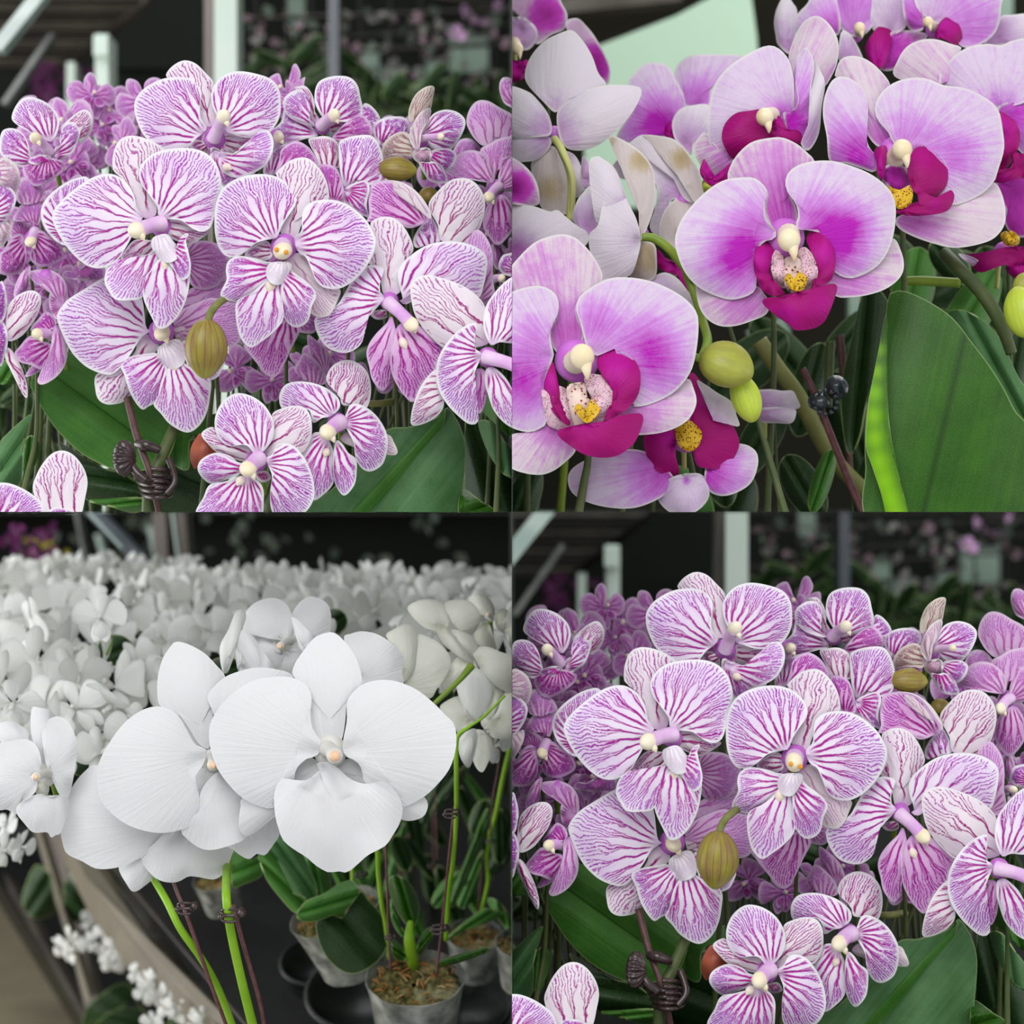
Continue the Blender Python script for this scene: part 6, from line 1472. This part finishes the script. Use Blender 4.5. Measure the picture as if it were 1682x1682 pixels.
        b = Acc(); b.add(*g2[:2], va=g2[2], vb=g2[3], vc=g2[4]); b.obj('leaf', ['leafdark'], pl, thick=0.001)

    # ---------------- small white flowers on the level below
    rr = random.Random(9)
    low = [(150, 1478, 13), (163, 1492, 13), (178, 1508, 13), (152, 1512, 14), (170, 1528, 14), (186, 1535, 13), (120, 1540, 15), (140, 1552, 13), (98, 1556, 15), (112, 1568, 14), (160, 1560, 14), (205, 1548, 14),
           (222, 1566, 14), (206, 1574, 15), (188, 1560, 13), (176, 1588, 13), (238, 1590, 14), (224, 1596, 13), (244, 1614, 15), (262, 1612, 14), (276, 1628, 15), (256, 1636, 15), (240, 1630, 13), (296, 1640, 15),
           (312, 1654, 15), (290, 1664, 15), (270, 1660, 14), (330, 1668, 14), (252, 1676, 15), (318, 1680, 14), (140, 1450, 12), (128, 1432, 11)]
    for k, (x, y, s) in enumerate(low):
        if k % 4 == 0: g = plant('orchid_plant', 'miniature white orchid spray on the lower level behind the rail', 'orchid', x, 1.1, 'white sprays on the level below')
        mini(g, x + rr.uniform(-4, 4), y + rr.uniform(-4, 4), 1.0 - (y - 1430) / 500 + rr.uniform(-0.02, 0.02), s * 1.45, rr.uniform(-60, 60), rr.uniform(-50, 50), rr.uniform(-30, 40), 20 + rr.randrange(6), 'white')
    pl = plant('orchid_plant', 'leafy plant on the lower level, its dark green leaves next to the concrete floor', 'orchid', 190, 1.0)
    leaf(pl, 0.95, 'Q', '900 1700 545 1700 570 1580 650 1500 780 1420 860 1440 850 1530 740 1600 660 1640', mat='leafdark')
    leaf(pl, 0.93, 'Q', '1000 1700 640 1720 700 1620 820 1580 960 1600 980 1700', mat='leafdark')
    leaf(pl, 0.9, 'Q', '1200 1760 1100 1700 1150 1640 1200 1630 1260 1660 1260 1720', mat='leafdark')
    rod(pl, [('Q', 790, 1260, 0.85), ('Q', 840, 1360, 0.88), ('Q', 880, 1480, 0.9), ('Q', 960, 1620, 0.9)], 3.2, 'darkstem', 'stem')
    pl = plant('orchid_plant', 'dark rounded leaf beside the left post of the lower bench', 'orchid', 70, 1.2)
    leaf(pl, 1.05, 'Q', '300 760 150 880 170 780 240 640 330 700 350 800 360 920 330 970 240 990 180 950', mat='leafdark')
    leaf(pl, 1.1, 'Q', '560 900 420 780 500 700 640 780 650 880 560 1000 440 980', mat='leafdark')
    leaf(pl, 1.15, 'Q', '560 700 430 620 520 600 600 720 620 800 520 800', mat='leafdark')

    # ---------------- pots on the tray, right
    def pot(label, cr, x, y, rx, hgt, Y, up, taper=0.78):
        e = empty('potted_orchid', V(cr, x, y, Y) - Vector(up).normalized() * (hgt / 4.005 * PXW)); tag(e, label, 'potted orchid')
        k = (D + Y) / D; r = rx / 4.005 * PXW * k; h = hgt / 4.005 * PXW * k
        u = Vector(up).normalized(); o = V(cr, x, y, Y) - u * h
        e.location = o; e['w'] = tuple(o)
        a = Acc(); n = 48; v = []; f = []
        side = u.cross(Vector((0, 1, 0.01))).normalized(); b_ = u.cross(side)
        for i in range(9):
            t = i / 8
            for j in range(n):
                w = 2 * PI * j / n
                q = r * (taper + (1 - taper) * t) * (1 + 0.012 * math.sin(w * 9 + t * 5) + (0.03 if i == 8 else 0))
                v.append(o + u * (h * t + (0.012 * r * math.sin(w * 5) if i == 8 else 0)) + side * math.cos(w) * q + b_ * math.sin(w) * q)
        for i in range(8):
            for j in range(n):
                q = (j + 1) % n; f.append((i * n + j, i * n + q, (i + 1) * n + q, (i + 1) * n + j))
        f.append(tuple(range(n))[::-1])
        a.add(v, f); a.obj('pot', ['potplastic'], e, thick=0.0008)
        a = Acc(); v = []; f = []; n = 40
        ri = 0.93
        for i in range(8):
            t = i / 7
            for j in range(n):
                w = 2 * PI * j / n; q = r * (taper + (1 - taper) * 0.9 * t) * ri * (1 + 0.02 * math.sin(w * 13 + i))
                v.append(o + u * (h * 0.86 * t + h * .02) + side * math.cos(w) * q + b_ * math.sin(w) * q)
        for i in range(7):
            for j in range(n):
                q = (j + 1) % n; f.append((i * n + j, i * n + q, (i + 1) * n + q, (i + 1) * n + j))
        base = 7 * n
        rg = random.Random(int(x))
        for m_ in range(1, 10):
            t = 1 - m_ / 10
            for j in range(n):
                w = 2 * PI * j / n; q = r * 0.965 * ri * t
                v.append(o + u * (h * 0.86 + rg.uniform(-0.02, 0.10) * r) + side * math.cos(w) * q + b_ * math.sin(w) * q)
        for m_ in range(9):
            for j in range(n):
                q = (j + 1) % n; f.append((base + m_ * n + j, base + m_ * n + q, base + (m_ + 1) * n + q, base + (m_ + 1) * n + j))
        a.add(v, f); a.obj('potting_moss', ['moss'], e)
        a = Acc()
        for i in range(60):
            w = rg.uniform(0, 2 * PI); q = r * 0.88 * math.sqrt(rg.random())
            c = o + u * (h * 0.88 + rg.uniform(0.02, 0.14) * r) + side * math.cos(w) * q + b_ * math.sin(w) * q
            dv = (side * rg.uniform(-1, 1) + b_ * rg.uniform(-1, 1) + u * rg.uniform(-.1, .6)).normalized() * r * rg.uniform(0.05, 0.14)
            tube(a, [c - dv, c + Vector((0, 0, r * 0.03)), c + dv], [0.0004, r * rg.uniform(0.012, 0.032), 0.0003], seg=5, sub=2, mi=rg.choice([0, 0, 1]), flat=0.5)
        o_ = a.obj('bark_chips', ['chip', 'chippale'], e); o_['kind'] = 'stuff'
        return e, o + u * h * 0.9
    e, top = pot('clear plastic pot of moss and orange bark chips at the bottom, small bright leaf', 'R', 1050, 1375, 318, 520, 0.2, (0.0, -0.42, 1))
    leaf(e, 0.2, 'R', '1030 1042 880 735 920 705 990 740 1050 830 1070 930 1052 1030 1020 1046 960 980 900 860', mat='leafbright', hotc=[(0, 0, 1, 0)])
    leaf(e, 0.195, 'R', '1190 1295 1190 1290 1300 1240 1430 1205 1540 1183 1500 1215 1350 1270 1230 1300', mat='leafbright', hotc=[(770, 1565, 30, .5)])
    leaf(e, 0.2, 'R', '1060 1200 1060 1180 1110 1080 1160 1050 1160 1110 1100 1200 1070 1230', mat='leafbright', hotc=[(695, 1550, 20, .8)])
    leaf(e, 0.205, 'R', '980 1230 930 1260 890 1180 900 1130 960 1180 1000 1250', mat='leafbright', hotc=[(655, 1560, 20, .6)])
    leaf(e, 0.21, 'R', '980 1100 890 860 920 1000 990 1090 960 1100 900 1000', mat='leaf')
    rod(e, [('R', 1020, 1000, 0.2), ('R', 1010, 1120, 0.2), ('R', 1030, 1250, 0.21), ('R', 1040, 1330, 0.22)], [5, 11, 13, 8], 'brightstem', 'stem')
    rod(e, [('R', 760, 300, 0.16), ('R', 800, 530, 0.16), ('R', 808, 700, 0.17), ('R', 830, 900, 0.18), ('R', 850, 1000, 0.19), ('R', 880, 1250, 0.21)], [4.8, 4.8, 4.6, 4.4], 'brightstem', 'stem')
    rod(e, [('R', 850, 400, 0.15), ('R', 862, 700, 0.16), ('R', 872, 1000, 0.17), ('R', 888, 1330, 0.19)], 2.4, 'redstick', 'support_stick')
    simple_clip(e, 'R', 885, 1110, 0.165, 32)
    e, top = pot('clear pot tucked behind the right of the front pot, orange chips on top', 'R', 1440, 1090, 185, 300, 0.42, (0.0, -0.42, 1))
    leaf(e, 0.38, 'R', '1280 1120 1265 1110 1400 1000 1500 930 1580 935 1640 965 1500 1000 1400 1040 1300 1110', mat='leaf')
    leaf(e, 0.4, 'R', '1640 1060 1530 870 1560 855 1620 900 1680 1000 1720 1100 1660 1070 1590 980', mat='leaf')
    leaf(e, 0.36, 'R', '1290 905 1533 265 1520 400 1440 610 1340 830 1290 920 1285 850 1400 560 1480 340', mat='leafbright', hotc=[(780, 1400, 60, .35)])
    leaf(e, 0.45, 'R', '1360 900 1500 540 1470 700 1440 840 1370 920 1330 880 1400 700', mat='leaf')
    rod(e, [('P', 1680, 1050, 0.3), ('R', 1630, 50, 0.32), ('R', 1580, 300, 0.34), ('R', 1540, 440, 0.36), ('R', 1520, 600, 0.37), ('R', 1530, 740, 0.38), ('R', 1480, 960, 0.4)], [5.2, 5.2, 4.8, 4.6, 4.0], 'brightstem', 'stem')
    rod(e, [('P', 1620, 1010, 0.3), ('R', 1590, 30, 0.31), ('R', 1560, 200, 0.32), ('R', 1540, 450, 0.34)], 2.0, 'redstick', 'support_stick')
    rod(e, [('R', 1490, 600, 0.37), ('R', 1475, 800, 0.38), ('R', 1455, 960, 0.4)], 1.8, 'redstick', 'support_stick')
    simple_clip(e, 'R', 1540, 480, 0.34, 30); simple_clip(e, 'P', 1570, 1150, 0.3, 42)
    e, top = pot('leaning clear pot half covered by the round dark green leaf', 'R', 520, 940, 300, 440, 0.3, (-0.32, -0.35, 1), 0.72)
    leaf(e, 0.2, 'R', '520 960 400 1010 480 965 580 975 680 815 740 870 820 960 860 1060 858 1180 800 1270 700 1335 620 1348 540 1310 470 1240 415 1130', mat='leafdark', rec=0.01)
    leaf(e, 0.19, 'R', '280 950 270 960 330 880 450 830 540 770 630 742 670 780 682 820 640 880 592 930 582 978 540 950 400 1000 300 1000', mat='leaf')
    leaf(e, 0.22, 'R', '390 860 100 500 160 400 280 530 340 640 400 780 400 850 330 865 200 800 130 650', mat='leafgrey')
    leaf(e, 0.21, 'R', '320 900 20 560 90 520 200 780 330 860 270 950 150 830 60 700', mat='leaf')
    leaf(e, 0.24, 'R', '420 850 280 540 460 670 492 780 480 820 400 855 360 700', mat='leaf')
    leaf(e, 0.24, 'Q', '1500 700 1520 560 1560 540 1640 600 1700 590 1720 700 1600 760 1530 770', mat='leaf')
    rod(e, [('R', 630, 600, 0.28), ('R', 635, 740, 0.28), ('R', 600, 900, 0.3)], 4.0, 'brightstem', 'stem')
    simple_clip(e, 'R', 690, 700, 0.26, 40)
    e, top = pot('grey pot cut by the right edge of the quarter', 'R', 1760, 1140, 180, 330, 0.3, (0.0, -0.42, 1))
    e, top = pot('pot under the big white lip, pale rim showing between the two stems', 'Q', 1420, 720, 150, 240, 0.5, (-0.2, -0.42, 1))
    st = plant('support_stick', 'tall maroon stick tied to the right-hand green stem with spidery clips', 'plant stick', 720, 0.2)
    st.location = V('R', 1188, 1370, 0.19); st['w'] = tuple(st.location)
    rod(st, [('R', 1338, 10, 0.11), ('R', 1320, 200, 0.12), ('R', 1290, 400, 0.13), ('R', 1240, 900, 0.17), ('R', 1188, 1370, 0.19)], 2.6, 'redstick', 'stick')
    simple_clip(st, 'R', 1285, 295, 0.115, 45); simple_clip(st, 'R', 1205, 1055, 0.17, 50)
    # dark thicket at the right
    pl = plant('orchid_plant', 'dark thicket of strap leaves and thin sticks right of the widest flower', 'orchid', 720, 0.6)
    rr = random.Random(21)
    for k in range(34):
        x = rr.uniform(560, 850); y = rr.uniform(1290, 1520); Y = rr.uniform(0.42, 0.75)
        L = rr.uniform(60, 150); w = rr.uniform(14, 34); a = rr.uniform(-0.7, 0.7); q = []
        for i in range(12):
            t = 2 * PI * i / 12; u, v_ = math.sin(t) * w * 0.5, -math.cos(t) * L * 0.5
            q.append((x + u * math.cos(a) - v_ * math.sin(a), y + u * math.sin(a) + v_ * math.cos(a)))
        g2 = petal_geo(q, (x - math.sin(a) * L * .5, y + math.cos(a) * L * .5), conv, Y, -0.02, 0.01, crease=0.004, hot=[(0, 0, 1, 0)], N=32, K=6)
        b = Acc(); b.add(*g2[:2], va=g2[2], vb=g2[3], vc=g2[4]); b.obj('leaf', [rr.choice(['leafdark', 'leafdark', 'leaf'])], pl, thick=0.001)
    for (x, y0, y1, Y) in ((1180, 150, 600, .45), (1160, 300, 700, .5), (960, 380, 800, .5), (1010, 420, 700, .55), (940, 600, 900, .5)):
        rod(pl, [('R', x, y0, Y), ('R', x + 6, (y0 + y1) / 2, Y), ('R', x + 14, y1, Y)], 1.8, 'redstick', 'support_stick')
    simple_clip(pl, 'R', 965, 470, 0.48, 34); simple_clip(pl, 'R', 1155, 640, 0.48, 30)
# ================================================================== trimming at the dividers between the four bays
def trim():
    bpy.context.view_layer.update()
    dead = []
    for o, bay in OBJS:
        if o.type != 'MESH' or bay not in BAY: continue
        sx, sz = BAY[bay]
        mw = o.matrix_world.copy()
        cs = [mw @ Vector(c) for c in o.bound_box]
        cuts = []
        for i, s in ((0, sx), (2, sz)):
            if any(c[i] * s < GAP for c in cs):
                n = Vector((0, 0, 0)); n[i] = s
                cuts.append(n)
                if all(c[i] * s < GAP for c in cs): dead.append(o)
        if not cuts or (dead and dead[-1] is o): continue
        if o.data.users > 1: o.data = o.data.copy()
        bm = bmesh.new(); bm.from_mesh(o.data); bm.transform(mw)
        for nrm in cuts:
            bmesh.ops.bisect_plane(bm, geom=bm.verts[:] + bm.edges[:] + bm.faces[:], plane_co=nrm * GAP, plane_no=nrm, clear_inner=True)
        bm.transform(mw.inverted()); bm.to_mesh(o.data); bm.free()
        if len(o.data.polygons) == 0: dead.append(o)
    names = {o.name for o in dead}
    kids = {}
    for o in bpy.data.objects:
        if o.parent: kids.setdefault(o.parent.name, []).append(o)
    for o in dead:
        for c in kids.get(o.name, []):
            if c.name in names: continue
            c.location = Vector(c.location) + Vector(o.location); c.parent = o.parent
            kids.setdefault(o.parent.name, []).append(c)
    for o in dead:
        try: bpy.data.objects.remove(o)
        except ReferenceError: pass
    for o in list(bpy.data.objects):       # bases that lost everything to the trimming
        if o.type == 'EMPTY' and not o.children: bpy.data.objects.remove(o)
    for o in bpy.data.objects:
        if 'w' in o: del o['w']

env_common()
for bay, off in (('ul', (0, 0)), ('lr', (840, 840))):
    striped_scene(bay, off); env_striped(bay, off)
pink_scene(); env_pink()
white_scene(); env_white()
trim()
